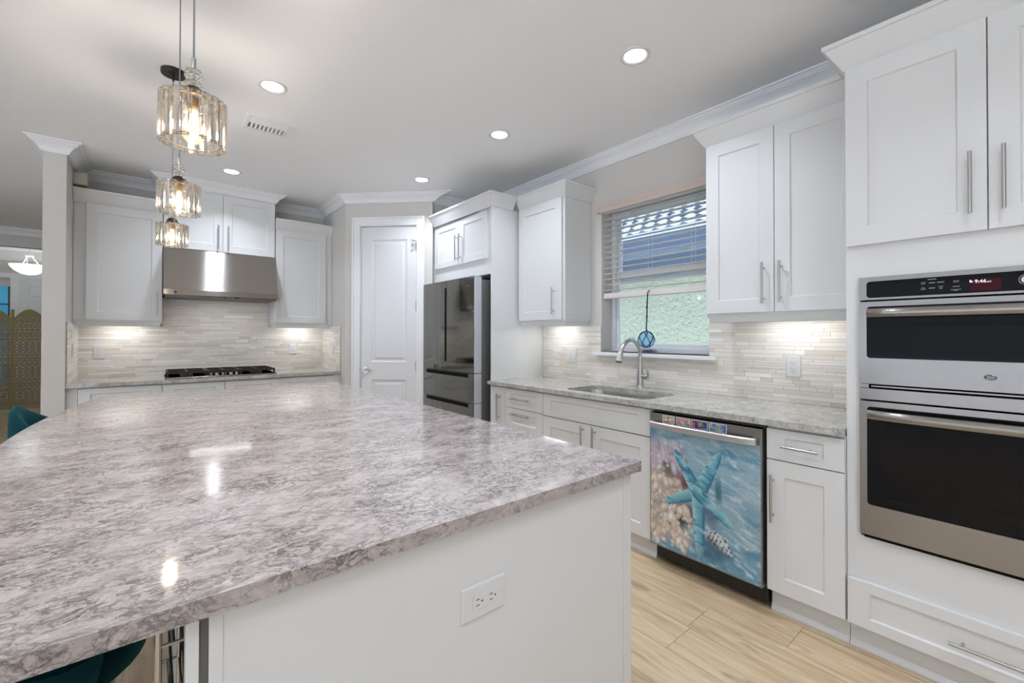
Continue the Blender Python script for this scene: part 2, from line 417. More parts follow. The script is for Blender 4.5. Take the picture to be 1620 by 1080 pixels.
# rear and left walls of the open plan room, unseen; their wide openings are shaped to let in daylight
b = MB()
for x0, x1, z0, z1 in ((-5.6, -5.2, 0, CEIL), (-1.0, XR, 0, CEIL), (-5.2, -1.0, 2.5, CEIL)): b.box(x0, x1, -3.5, -3.35, z0, z1)
struct(b.build('wall_rear', WALLP), 'unseen rear wall with wide opening added for daylight')
b = MB()
for y0, y1, z0, z1 in ((-3.35, -3.0, 0, CEIL), (4.0, 13.3, 0, 3.1), (-3.0, 4.0, 2.2, CEIL), (-3.0, 4.0, 0, .15)): b.box(-5.6, -5.45, y0, y1, z0, z1)
struct(b.build('wall_left', WALLP), 'left wall of the living area')
# foyer
struct(MB().box(-5.45, SXL, 9.0, 9.12, 2.515, 3.1).build('trim_9', WALLP), 'header over the foyer opening')
struct(MB().box(-5.6, 3.1, 9.12, 13.3, 3.1, 3.2).build('ceiling_foyer', CEILP), 'foyer ceiling')
struct(MB().box(-5.45, 1.5, 13.0, 13.12, 0, 3.1).build('wall_foyer', WALLP), 'foyer end wall')
struct(MB().box(SXL, SXL+.12, 9.0, 13.0, 0, 3.1).build('wall_foyer_side', WALLP), 'foyer side wall')
b = MB(); CP = lambda z, h=.09, o=.09: [(0, z-h)]+[(o*a, z-h*c) for a, c in ((.13, 1.), (.13, .88), (.20, .86), (.24, .74), (.34, .60), (.48, .47), (.62, .38), (.70, .34), (.70, .27), (.78, .26), (.84, .18), (.92, .13), (1., .12))]+[(o, z-.001), (0, z-.001)]
b.sweep(CP(CEIL), [(-5.4, 8.999), (SXL-.001, 8.999)], 1); b.sweep(CP(3.05, .28, .2), [(-5.4, 12.999), (SXL, 12.999)], 1)
struct(b.build('trim_10', TRIMW, smooth=True), 'white crown moulding in the foyer')
b = MB(); b.box(-2.75, -1.0, 12.97, 13.0, 2.42, 2.52)
for x0, x1 in ((-2.75, -2.62), (-2.19, -2.07), (-1.05, -.93)): b.box(x0, x1, 12.96, 13.0, 0, 2.43)
struct(b.build('trim_11', TRIMW, bevel=.004), 'white casing around the front door')
dr = struct(MB().box(-2.07, -1.05, 12.975, 13.0, 0, 2.42).build('door_2', DOORP), 'white front door')
b = MB()
for x0, x1 in ((-1.94, -1.60), (-1.50, -1.16)):
    for z0, z1 in ((.2, .9), (1.05, 1.62), (1.70, 1.98), (2.08, 2.30)): b.shaker(x0, x1, z0, z1, 12.958, .016, .02, .02, .008)
b.build('door_panels', DOORP, dr)
SKYGL = mat('blue_glowing_sidelight', (.05, .30, .48), .1, emit=(.05, .30, .50), estr=.55)  # daylight behind the sidelight is put in as the pane's own glow
w2 = struct(MB().box(-2.62, -2.19, 12.985, 13.0, .3, 2.25).build('window_2', SKYGL), 'blue sidelight beside the front door')
b = MB(); [b.box(-2.62, -2.19, 12.97, 12.985, z, z+.025) for z in (1.28, 1.885)]; b.box(-2.215, -2.19, 12.97, 12.985, .3, 2.25)
b.build('muntin', BLACKP, w2)

# ceiling crown of the kitchen
b = MB()
HX0, HX1, HYF = .0655, .983, 5.122      # cabinet over the hood, up to the ceiling
b.sweep(CP(CEIL, .088, .09), [(XR-.001, -3.3), (XR-.001, BY+.044), (BX-.0005, BY+.0443), (BX-.001, BY-.001), (AX-.001, AY-.001), (AX-.001, YB-.001), (HX1+.002, YB-.001), (HX1+.002, HYF-.002), (HX0-.002, HYF-.002), (HX0-.002, YB-.001), (SXR+.001, YB-.001), (SXR+.001, SY0-.001), (SXL-.001, SY0-.001), (SXL-.001, 8.99)], -1)
struct(b.build('trim_1', TRIMW), 'white crown moulding around the kitchen ceiling')

# baseboards
b = MB(); b.box(SXL-.012, SXR+.0, SY0-.012, SY0, 0, .13); b.box(SXL-.012, SXL, SY0, 9, 0, .13)
struct(b.build('baseboard_stub', TRIMW, bevel=.003))
struct(MB().box(-5.45, SXL, 12.985, 12.999, 0, .12).build('baseboard_foyer', TRIMW))

# pantry door
b = MB()
for s0, s1, z0, z1 in ((.082, .165, 0, 2.525), (.772, .856, 0, 2.525), (.165, .772, 2.44, 2.525)): b.box(s0, s1, -.018, 0, z0, z1)
for s0, s1, z0, z1 in ((.078, .098, 0, 2.53), (.838, .86, 0, 2.53), (.098, .838, 2.508, 2.53)): b.box(s0, s1, -.026, -.018, z0, z1)
for s0, s1, z0, z1 in ((.165, .171, 0, 2.44), (.767, .772, 0, 2.44), (.171, .767, 2.434, 2.44)): b.box(s0, s1, -.010, .095, z0, z1)
struct(b.build('trim_2', TRIMW, loc=(AX, AY, 0), rot=(0, 0, -PI/4), bevel=.003), 'white casing around the pantry door')
d1 = bpy.data.objects.new('door_1', None); C.objects.link(d1); d1.location = (AX, AY, 0); d1.rotation_euler = (0, 0, -PI/4); struct(d1, 'white two panel pantry door')
def raised(b, x0, x1, z0, z1, yf):
    loops = [(0, 0.), (.012, .009), (.028, .009), (.05, .002)]; vs = []; fs = []
    for d, dy in loops: vs += [(x0+d, yf+dy, z0+d), (x1-d, yf+dy, z0+d), (x1-d, yf+dy, z1-d), (x0+d, yf+dy, z1-d)]
    for k in range(3): fs += [(k*4+i, k*4+(i+1) % 4, (k+1)*4+(i+1) % 4, (k+1)*4+i) for i in range(4)]
    fs.append((12, 13, 14, 15)); b.add(vs, fs)
b = MB(); DX0, DX1, yf = .174, .764, .004
def ringbox(x0, x1, z0, z1): b.quad((x0, yf, z0), (x1, yf, z0), (x1, yf, z1), (x0, yf, z1))
px0, px1 = .283, .664
for x0, x1, z0, z1 in ((DX0, px0, .01, 2.43), (px1, DX1, .01, 2.43), (px0, px1, .01, .25), (px0, px1, .835, 1.02), (px0, px1, 2.296, 2.43)): ringbox(x0, x1, z0, z1)
raised(b, px0, px1, .25, .835, yf); raised(b, px0, px1, 1.02, 2.296, yf)
b.add([(DX0, yf, .01), (DX1, yf, .01), (DX1, yf, 2.43), (DX0, yf, 2.43), (DX0, yf+.04, .01), (DX1, yf+.04, .01), (DX1, yf+.04, 2.43), (DX0, yf+.04, 2.43)], [(0, 1, 5, 4), (1, 2, 6, 5), (2, 3, 7, 6), (3, 0, 4, 7), (4, 5, 6, 7)])
b.build('door_leaf', DOORP, d1)
b = MB(); b.tube([(.228, yf-.0005, .937), (.228, yf-.012, .937)], .032, 24); b.tube([(.228, yf-.012, .937), (.228, yf-.05, .937)], .012, 14)
b.tube([(.228, yf-.05, .937), (.25, yf-.052, .938), (.285, yf-.05, .938), (.315, yf-.045, .934)], [.011, .0105, .009, .007], 12)
b.build('door_handle', CHROME, d1, smooth=True)
for z in (.98, 1.60, 2.22): MB().tube([(.7675, yf-.012, z-.05), (.7675, yf-.012, z+.05)], .006, 10).build('hinge', CHROME, d1, smooth=True)
b = MB(); b.tube([(.766, yf-.018, 2.27), (.745, yf-.04, 2.275), (.715, yf-.02, 2.285)], .0045, 8); b.tube([(.766, yf-.018, 2.25), (.74, yf-.045, 2.225), (.72, yf-.025, 2.215)], .0045, 8); b.tube([(.745, yf-.04, 2.27), (.74, yf-.045, 2.225)], .004, 8)
b.build('hinge_stop', CHROME, d1, smooth=True)
MB().box(.1655, .1675, -.022, -.0105, .91, .97).build('strike_plate', CHROME, d1)

# ------------------------------------------------------------------ window
win = bpy.data.objects.new('window_1', None); C.objects.link(win); win.location = (XR, WY1, WZ0); win.rotation_euler = (0, 0, RZ); struct(win, 'window over the sink')
ww, wh = WY1-WY0, WZ1-WZ0
b = MB()
for x0, x1, z0, z1 in ((0, .035, 0, wh), (ww-.035, ww, 0, wh), (.035, ww-.035, 0, .035), (.035, ww-.035, wh-.035, wh)): b.box(x0+.001, x1-.001, .13, .21, z0+.001, z1-.001)
b.build('window_frame', VINYL, win, bevel=.003)
for z0, z1, y0, hb in ((.036, .655, .15, .03), (.57, wh-.036, .175, .05)):
    b = MB()
    for x0, x1, a, c in ((.036, .062, z0, z1), (ww-.062, ww-.036, z0, z1), (.062, ww-.062, z0, z0+hb), (.062, ww-.062, z1-(.05 if z1 < .7 else .03), z1)): b.box(x0, x1, y0, y0+.022, a, c)
    sa = b.build('sash', VINYL, win, bevel=.002)
    MB().box(.0625, ww-.0625, y0+.008, y0+.012, z0+hb+.0005, z1-(.0505 if z1 < .7 else .0305)).build('pane', PANE, sa)
b = MB(); b.box(-.045, ww+.055, -.055, -.0005, -.028, -.001); b.box(.001, ww-.001, -.0005, .13, -.022, .0)
b.build('window_sill', TRIMW, win, bevel=.004)

# blinds
bl = thing('window_blind', 'half-raised pale slatted blind in the window above the sink', 'blind', (XR, WY1, WZ0), RZ)
b = MB(); b.prism([(-.028, 1.135), (-.012, 1.135), (-.012, 1.20), (-.034, 1.20), (-.034, 1.19), (-.028, 1.175), (-.032, 1.165), (-.028, 1.15)], 'x', -.02, ww+.02); b.box(-.02, -.008, -.028, -.001, 1.135, 1.20); b.box(ww+.008, ww+.02, -.028, -.001, 1.135, 1.20)
b.build('valance', VALANCE, bl, bevel=.001)
MB().box(.006, ww-.006, .015, .065, 1.135, 1.165).build('headrail', BLIND, bl, bevel=.002)
z = 1.085; k = 0
while z > .50:
    t = R(-1); pts = []
    for q in (-1, -.5, 0, .5, 1): pts.append((.04+.024*q*math.cos(t), z+.024*q*math.sin(t)+.0025*(1-q*q)))
    poly = pts+[(p[0], p[1]-.0028) for p in pts[::-1]]
    MB().prism(poly, 'x', .008, ww-.008).build('slat', BLIND, bl); z -= .0445
MB().box(.008, ww-.008, .014, .066, .435, .478).build('bottom_rail', BLIND, bl, bevel=.004)
for x in (.13, .43, .77):
    b = MB()
    for yy in (.012, .068): b.tube([(x, yy, 1.13), (x, yy, .47)], .0009, 5)
    b.build('ladder_cord', PLASTW, bl)
for x in (.145, .80): MB().tube([(x, .009, 1.13), (x, .008, .70)], .001, 5).build('pull_cord', PLASTW, bl)

# ------------------------------------------------------------------ house next door
nb = thing('neighbour_house', 'pale green stucco house with scalloped roof tiles outside the window', 'house', (6.0, 3.0, -.3))
MB().box(0, .3, -7, 9, 0, 2.56).build('wall', STUCCO, nb)
b = MB(); b.box(-.04, 0, -7, 9, 2.56, 2.80); b.build('eave_shade_band', FASCIA, nb)  # blue-grey strip paints the shade under the eave onto the wall
MB().box(-.52, 0, -7, 9, 2.80, 2.84).build('soffit', FASCIA, nb)
b = MB(); b.box(-.56, -.52, -7, 9, 2.80, 3.03); b.build('fascia', FASCIA, nb)
MB().box(-.62, -.56, -7, 9, 3.015, 3.06).build('gutter', GUTTER, nb)
b = MB(); sl = R(31); cs, sn = math.cos(sl), math.sin(sl); W_ = .21; ex = .23
for k in range(34):
    s0 = k*ex; n = int(16/W_*8)
    vs = []; fs = []
    for j in range(n+1):
        y = -7+j*W_/8; ph = 2*PI*(y/W_+.5*(k % 2)); h = .024*max(-.25, math.cos(ph))
        for s, hh in ((s0, h+.036), (s0+ex*1.02, h+.008), (s0, .0)):
            vs.append((-.58+s*cs-hh*sn, y, 3.05+s*sn+hh*cs))
    for j in range(n): a = j*3; fs += [(a, a+1, a+4, a+3), (a+2, a, a+3, a+5)]
    b.add(vs, fs)
b.build('roof', ROOFT, nb)

# ------------------------------------------------------------------ backsplashes (stone strips)
PAL = [srgb(240, 234, 224), srgb(236, 229, 218), srgb(243, 239, 231), srgb(231, 224, 212), srgb(238, 232, 221), srgb(234, 229, 220), srgb(245, 242, 235), srgb(224, 216, 203)]
def splash(name, regions, loc, rot, seed, label):
    """regions: (u0,u1,z0,z1) in the wall's own plane; rows run through all of them"""
    rg = random.Random(seed); b = MB(); cols = []
    b.cur = 1
    for u0, u1, z0, z1 in regions: b.box(u0, u1, -.0065, 0, z0, z1); cols += [(.5, .5, .5)]*6
    b.cur = 0
    z = min(r[2] for r in regions)+.0005; zt = max(r[3] for r in regions)
    U0 = min(r[0] for r in regions); U1 = max(r[1] for r in regions)
    while z < zt:
        h = rg.choice([.011, .0135, .021, .0235, .0235, .026]); u = U0-rg.uniform(0, .2)
        while u < U1:
            l = rg.choice([.07, .1, .15, .2, .25, .3])*rg.uniform(.8, 1.2); c = rg.choice(PAL); k = rg.uniform(.93, 1.05); d = rg.uniform(.0075, .0095)
            for u0, u1, z0, z1 in regions:
                a, e, q0, q1 = max(u, u0), min(u+l-.0014, u1), max(z, z0), min(z+h-.0014, z1)
                if e-a > .002 and q1-q0 > .002:
                    b.box(a, e, -d, -.006, q0, q1); cols += [tuple(v*k for v in c)]*6
            u += l
        z += h
    o = struct(b.build(name, [TILE, GROUT], loc=loc, rot=rot), label); settint(o, cols); return o
CT = .9142
splash('trim_3', [(0, 2.47, CT, 1.135), (0, .690, 1.135, 1.378), (1.594, 2.47, 1.135, 1.378)], (XR, 2.992, 0), (0, 0, RZ), 11, 'stone strip backsplash behind the sink')
splash('trim_4', [(0, 2.08, CT, 1.385), (.59, 1.50, 1.385, 1.75)], (SXR, YB, 0), (0, 0, 0), 12, 'stone strip backsplash behind the cooktop')
splash('trim_5', [(0, YB-.0095-4.785, CT, 1.39)], (AX, YB-.0095, 0), (0, 0, RZ), 13, 'stone strip return beside the pantry')
splash('trim_6', [(0, YB-.0095-4.785, CT, 1.40)], (SXR, 4.785, 0), (0, 0, PI/2), 14, 'stone strip return on the wall end')

# ------------------------------------------------------------------ cabinet parts
def pull(parent, x, z, length=.217, vert=True, y=-.02, r=.0058):
    b = MB(); yy = y-.033; h = length/2
    if vert:
        b.tube([(x, yy, z-h), (x, yy, z+h)], r, 12)
        for s in (-1, 1): b.tube([(x, y-.0003, z+s*(h-.028)), (x, yy, z+s*(h-.028))], r*.8, 10)
    else:
        b.tube([(x-h, yy, z), (x+h, yy, z)], r, 12)
        for s in (-1, 1): b.tube([(x+s*(h-.035), y-.0003, z), (x+s*(h-.035), yy, z)], r*.8, 10)
    return b.build('handle', HANDLE, parent, smooth=True)
def door(parent, x0, x1, z0, z1, hx=None, hz=None, name='door', rx=.072, rz=.072, hl=.217, vert=True, yf=-.02):
    o = MB().shaker(x0, x1, z0, z1, yf=yf, th=abs(yf)-.0005, rx=rx, rz=rz).build(name, WHITE, parent, bevel=.0012)
    if hx is not None: pull(o, hx, hz, hl, vert, yf)
    return o
def open_carcass(t, w, d, z0, z1, parent_name='carcass'):
    b = MB(); th = .018
    b.box(0, th, 0, d, z0, z1); b.box(w-th, w, 0, d, z0, z1); b.box(th, w-th, 0, d, z0, z0+th); b.box(th, w-th, d-th, d, z0+th, z1)
    b.box(th, w-th, 0, .018, z1-.02, z1)
    return b.build(parent_name, WHITE, t)
def toe(t, w, y=.045, h=.112, x0=0):
    b = MB(); b.box(x0, w, y, y+.018, 0, h)
    b.prism([(y-.012, 0), (y, 0), (y, .035), (y-.004, .03), (y-.012, .008)], 'x', x0, w)
    return b.build('toe_kick', WHITE, t)
BD = XR-.012-(XF+.02)   # base depth
def base_r(name, label, ytop, w): return thing(name, label, 'cabinet', (XF+.02, ytop, 0), RZ)
G = .0018
# narrow pull-out cabinet
t = base_r('base_cabinet', 'narrow white base cabinet with one tall pull beside the refrigerator panel', 2.992, .205)
w = 2.992-2.785; open_carcass(t, w, BD, .114, .88); toe(t, w); door(t, .003+G, w-G, .119, .872, .13, .708, rx=.055)
# drawer stack
t = base_r('drawer_cabinet', 'white base cabinet with a stack of drawers left of the sink cabinet', 2.785, .44)
w = 2.785-2.342; open_carcass(t, w, BD, .114, .88); toe(t, w)
for z0, z1, hz in ((.721, .872, .797), (.560, .717, .672), (.119, .556, .5)): door(t, G, w-G, z0, z1, .20, hz, 'drawer', .072, .038 if z1-z0 < .2 else .07, .225, False)
# sink cabinet
t = base_r('sink_cabinet', 'white sink base cabinet with a plain front panel over two doors', 2.342, .9)
w = 2.342-1.436; open_carcass(t, w, BD, .114, .88); toe(t, w)
door(t, G, w-G, .714, .872, name='front_panel', rx=.085, rz=.042)
hw = .457; door(t, G, hw-G, .119, .708, hw-.062, .592, hl=.217); door(t, hw+G, w-G, .119, .708, hw+.018+.02, .592, hl=.217)
# right base cabinet
t = base_r('base_cabinet', 'white base cabinet with drawer over door, between dishwasher and tall oven cabinet', .8235, .3)
w = .8235-.522; open_carcass(t, w, BD, .114, .88); toe(t, w)
door(t, G, w-G, .7285, .868, .142, .797, 'drawer', .074, .036, .145, False); door(t, G, w-G, .119, .724, .0295, .552)

# tall oven cabinet
t = thing('oven_cabinet', 'tall white cabinet that houses the double wall oven', 'cabinet', (XF+.02, .520, 0), RZ)
TW = .868; OX0, OX1 = .046, .806; OZ0, OZ1 = .486, 1.536
b = MB()
b.box(0, OX0, 0, BD, .114, 2.41); b.box(OX1, TW, 0, BD, .114, 2.41); b.box(OX0, OX1, 0, BD, .114, OZ0); b.box(OX0, OX1, 0, BD, OZ1, 2.41); b.box(OX0, OX1, BD-.02, BD, OZ0, OZ1)
b.build('carcass', WHITE, t)
toe(t, TW)
door(t, .004, .4035, 1.669, 2.408, .364, 1.836, rz=.075); door(t, .407, TW-.004, 1.669, 2.408, .443, 1.836, rz=.075)
door(t, .004, TW-.004, .119, .306, .432, .208, 'drawer', .072, .042, .26, False)
CROWN = lambda z: [(0, z), (.006, z), (.012, z+.012), (.058, z+.088), (.066, z+.09), (.066, z+.108), (0, z+.108)]
MB().sweep(CROWN(2.41), [(-.0005, .2285), (-.0005, -.0005), (TW+.0005, -.0005), (TW+.0005, BD)], 1).build('crown', WHITE, t, bevel=.001)

# wall oven
ov = thing('wall_oven', 'stainless steel microwave and oven combination built into the tall white cabinet', 'oven', (XF+.02, .520, 0), RZ)
a0, a1 = OX0+.002, OX1-.002
oc = MB(); oc.box(a0+.005, a1-.005, .002, .55, OZ0+.004, OZ1-.004); oc.build('oven_case', DARK, ov)
def framed(parent, name, x0, x1, z0, z1, hx0, hx1, hz0, hz1, yf, mat_, r=.012):
    b = MB(); out = [(x0, z0), (x1, z0), (x1, z1), (x0, z1)]; hole = rrect(hx0, hx1, hz0, hz1, r)
    b.slab(out, [hole], yf, -.0005); q = [(x, -0 + y, z) for x, z, y in b.v]; b.v = [(v[0], v[2], v[1]) for v in b.v]
    return b.build(name, mat_, parent, bevel=.0015)
GX0, GX1 = .072, .78
cpan = framed(ov, 'control_panel', a0, a1, 1.4435, 1.535, GX0, GX1, 1.4515, 1.517, -.022, STEEL)
cg = MB().box(GX0-.004, GX1+.004, -.019, -.001, 1.448, 1.520).build('control_glass', GLASSK, cpan)
for ya, yb, zc, h in ((.2683, .2444, 1.5097, .0030), (.2865, .2738, 1.499, .0022), (.2856, .2747, 1.4938, .0018), (.2648, .248, 1.4966, .0030), (.2427, .2236, 1.4971, .0032), (.2848, .2757, 1.4792, .0022), (.2875, .273, 1.4743, .0022), (.2649, .2481, 1.4769, .0030), (.2393, .2263, 1.4803, .0028), (.2367, .2289, 1.4741, .003), (.2006, .1865, 1.4984, .0019), (.2015, .1857, 1.4941, .0019), (.2024, .1841, 1.4776, .0028), (.2067, .1808, 1.4668, .0022), (.2, .1883, 1.4629, .0017)):
    b = MB(); n = max(3, int((ya-yb)/.0026))
    for i in range(n): x = .520-ya+(ya-yb)*i/n; b.box(x, x+(ya-yb)/n*.72, -.0195, -.0188, zc-h/2, zc+h/2)
    b.build('button_legend', LEGEND, cpan)
ds = MB().box(.520-.160, .520-.086, -.0196, -.0185, 1.459, 1.4995).build('display', REDSCR, cpan)
me = text_mesh('9:46', .0165); me.materials.append(DIGIT); o = bpy.data.objects.new('clock_digits', me); C.objects.link(o); o.parent = cpan; o.location = (.520-.134, -.0199, 1.4905); o.rotation_euler = (PI/2, 0, 0)
me = text_mesh('am', .009); me.materials.append(DIGIT); o = bpy.data.objects.new('clock_digits', me); C.objects.link(o); o.parent = cpan; o.location = (.520-.1135, -.0199, 1.4885); o.rotation_euler = (PI/2, 0, 0)
MB().prism([(.520-.160, 1.4885), (.520-.151, 1.4895), (.520-.160, 1.4985)], 'y', -.0199, -.0190).build('display_icon', DIGIT, cpan)
b = MB(); kx, kz = .520-.030, 1.487
b.tube([(kx+.0165*math.cos(2*PI*i/32), -.021, kz+.0165*math.sin(2*PI*i/32)) for i in range(32)], .0011, 6, closed=True); b.tube([(kx, -.019, kz), (kx, -.024, kz)], .012, 28)
b.build('dial', CHROME, cpan, smooth=True)
md = framed(ov, 'microwave_door', a0, a1, 1.108, 1.4365, GX0, GX1, 1.211, 1.4165, -.024, STEEL)
MB().box(GX0-.004, GX1+.004, -.019, -.001, 1.207, 1.42).build('door_glass', GLASSK, md)
INNERG = mat('inner_window_glass', (.002, .002, .003), .03, spec=.3)
MB().prism(rrect(.205, .62, 1.225, 1.336, .012), 'y', -.0196, -.0185).build('inner_window', INNERG, md)
def oven_handle(parent, z, h):
    b = MB(); n = 40; ya = -.024; path = []; x0, x1 = GX0+.006, GX1-.006
    sec = [(-.020, -.5), (-.030, -.45), (-.036, -.2), (-.036, .2), (-.030, .45), (-.020, .5), (-.014, .3), (-.014, -.3)]
    vs = []; fs = []; k = len(sec)
    for i in range(n+1):
        f = i/n; bow = .030*(1-abs(2*f-1)**4)
        for yy, q in sec: vs.append((x0+(x1-x0)*f, ya+yy-bow*.6, z+q*h))
    for i in range(n):
        for j in range(k): fs.append((i*k+j, i*k+(j+1) % k, (i+1)*k+(j+1) % k, (i+1)*k+j))
    fs += [tuple(range(k))[::-1], tuple(n*k+j for j in range(k))]; b.add(vs, fs)
    hd = b.build('handle', STEEL, parent, smooth=True)
    for x in (x0-.001, x1-.011): MB().box(x, x+.012, ya-.030, -.0192, z-h*.42, z+h*.42).build('handle_bracket', CHROME, hd, bevel=.003)
oven_handle(md, 1.390, .036)
b = MB(); ex, ez = .520-.112, 1.157
b.prism([(ex+.0165*math.cos(2*PI*i/36), ez+.0105*math.sin(2*PI*i/36)) for i in range(36)], 'y', -.0255, -.0238)
em = b.build('emblem', mat('emblem_grey', (.07, .07, .07), .4, .6), md)
b = MB(); b.tube([(ex+.0155*math.cos(2*PI*i/36), -.0257, ez+.0096*math.sin(2*PI*i/36)) for i in range(36)], .0007, 6, closed=True)
for row, zz in enumerate((ez+.0028, ez-.0028)):
    for i in range(6 - row):
        x = ex-.0095+i*.0036+row*.0016
        b.box(x, x+.0007, -.0262, -.0254, zz-.0019, zz+.0019); b.box(x, x+.0024, -.0262, -.0254, zz+(.0012 if i % 2 else -.0004), zz+(.0019 if i % 2 else .0003)); b.box(x+.0018, x+.0024, -.0262, -.0254, zz-.0019 if i % 3 else zz, zz+.0019)
b.build('raised_lettering', CHROME, em)
b = MB(); b.box(a0, a0+.030, -.023, -.001, 1.091, 1.1065); b.box(a1-.030, a1, -.023, -.001, 1.091, 1.1065); b.box(a0+.034, a1-.034, -.012, -.001, 1.0945, 1.1015)
b.build('vent_trim', STEEL, ov, bevel=.001)
MB().box(a0, a1, -.023, -.001, 1.044, 1.0895).build('vent_panel', STEEL, ov, bevel=.0015)
ld = framed(ov, 'oven_door', a0, a1, .503, 1.0385, GX0, GX1, .625, 1.0165, -.026, STEEL)
MB().box(GX0-.004, GX1+.004, -.021, -.001, .62, 1.02).build('door_glass', GLASSK, ld)
MB().prism(rrect(.130, .72, .66, .95, .012), 'y', -.0216, -.0205).build('inner_window', INNERG, ld)
oven_handle(ld, .988, .036)
MB().box(a0+.012, a1-.012, -.016, -.001, .489, .5025).build('bottom_gap_shade', DARK, ov)  # black strip painted in for the dark gap below the oven door

# countertop with sink cut-out
ct = MB(); SX0, SX1, SYA, SYB = 2.285, 2.655, 1.51, 2.20
ct.slab([(2.195, .5225), (XR-.0095, .5225), (XR-.0095, 2.9955), (2.195, 2.9955)], [rrect(SX0, SX1, SYA, SYB, .075, 8)], .884, .914)
tag(ct.build('sink_countertop', QUARTZ2, bevel=.002), 'beige-grey stone countertop running from refrigerator panel to tall oven cabinet, with the sink', 'countertop')
# sink
sk = thing('sink', 'undermount stainless steel sink under the window', 'sink', ((SX0+SX1)/2, (SYA+SYB)/2, .68))
hx, hy = (SX1-SX0)/2, (SYB-SYA)/2
rings = [(hx+.012, hy+.012, .2035), (hx-.002, hy-.002, .2035), (hx-.006, hy-.006, .19), (hx-.012, hy-.012, .03), (hx-.03, hy-.03, .006), (hx-.06, hy-.06, .0)]
b = MB(); vs = []; fs = []; k = None
for a, c, z in rings:
    rr = rrect(-a, a, -c, c, min(.075, a*.6), 8); k = len(rr); vs += [(x, y, z) for x, y in rr]
for i in range(len(rings)-1): fs += [(i*k+j, i*k+(j+1) % k, (i+1)*k+(j+1) % k, (i+1)*k+j) for j in range(k)]
fs.append(tuple((len(rings)-1)*k+j for j in range(k))); b.add(vs, fs); o = b.build('bowl', STEELS, sk, smooth=True)
sd = o.modifiers.new('solid', 'SOLIDIFY'); sd.thickness = .002
MB().lathe([(.0, .003), (.03, .003), (.042, .0055), (.045, .002), (.045, .0005)], 24).build('drain', CHROME, sk, smooth=True)
# faucet
fa = thing('faucet', 'brushed nickel pull-down gooseneck faucet behind the sink', 'faucet', (2.745, 1.862, .914))
b = MB(); b.lathe([(.0, 0), (.030, 0), (.030, .004), (.0265, .010), (.026, .03), (.0245, .07), (.0235, .10), (.019, .14), (.0152, .18), (.0138, .20)], 24)
b.build('body', CHROME, fa, smooth=True)
path = [(0, 0, .19), (0, 0, .22)]; Rr = .115; AE = PI*.87
for i in range(1, 17):
    t = AE*i/16; path.append((-Rr+Rr*math.cos(t), 0, .237+Rr*math.sin(t)))
end = Vector(path[-1]); dirv = Vector((-math.sin(AE), 0, math.cos(AE))).normalized()
b = MB(); b.tube(path, .0135, 16); b.build('spout', CHROME, fa, smooth=True)
b = MB(); b.tube([end+dirv*0, end+dirv*.010, end+dirv*.04, end+dirv*.078, end+dirv*.088], [.0142, .0155, .0185, .0255, .0245], 20)
hd = b.build('spray_head', CHROME, fa, smooth=True)
b = MB(); b.tube([end+dirv*.0875, end+dirv*.0895], .019, 20); b.build('spray_face', BLACKP, hd)
b = MB(); b.tube([(0, -.015, .088), (0, -.045, .088), (0, -.062, .088)], [.018, .0185, .0175], 18); b.tube([(0, -.058, .088), (0, -.066, .105), (0, -.066, .135), (-.004, -.060, .158)], [.009, .0085, .0095, .0065], 12)
b.build('lever', CHROME, fa, smooth=True)

# dishwasher
dw = thing('dishwasher', 'dishwasher covered by a turquoise starfish picture, between white base cabinets', 'dishwasher', (XF+.02, 1.4325, 0), RZ)
DWW = 1.4325-.8265
MB().box(.004, DWW-.004, .0, BD, .118, .872).build('tub', mat('grey_tub', (.10, .10, .10), .5), dw)
b = MB(); b.box(.012, DWW-.006, .012, .05, .030, .112); b.build('toe_panel', BLACKP, dw, bevel=.004)
dp = MB().box(.006, DWW-.006, -.046, -.001, .121, .862).build('door_panel', STEEL, dw, bevel=.002)
b = MB(); n = 30; vs = []; fs = []
sec = [(-.0, .016), (-.012, .018), (-.018, .012), (-.018, -.014), (-.010, -.018), (-.002, -.017)]; k = len(sec)
for i in range(n+1):
    f = i/n; bow = .034*(1-abs(2*f-1)**5)
    for yy, q in sec: vs.append((.024+(DWW-.048)*f, -.060+yy-bow*.6, .801+q))
for i in range(n):
    for j in range(k): fs.append((i*k+j, i*k+(j+1) % k, (i+1)*k+(j+1) % k, (i+1)*k+j))
fs += [tuple(range(k))[::-1], tuple(n*k+j for j in range(k))]; b.add(vs, fs)
dh = b.build('handle', mat('satin_handle', (.55, .52, .52), .33, .8), dw, smooth=True)
for x in (.026, DWW-.044): MB().box(x, x+.018, -.066, -.047, .786, .818).build('handle_bracket', CHROME, dh, bevel=.002)

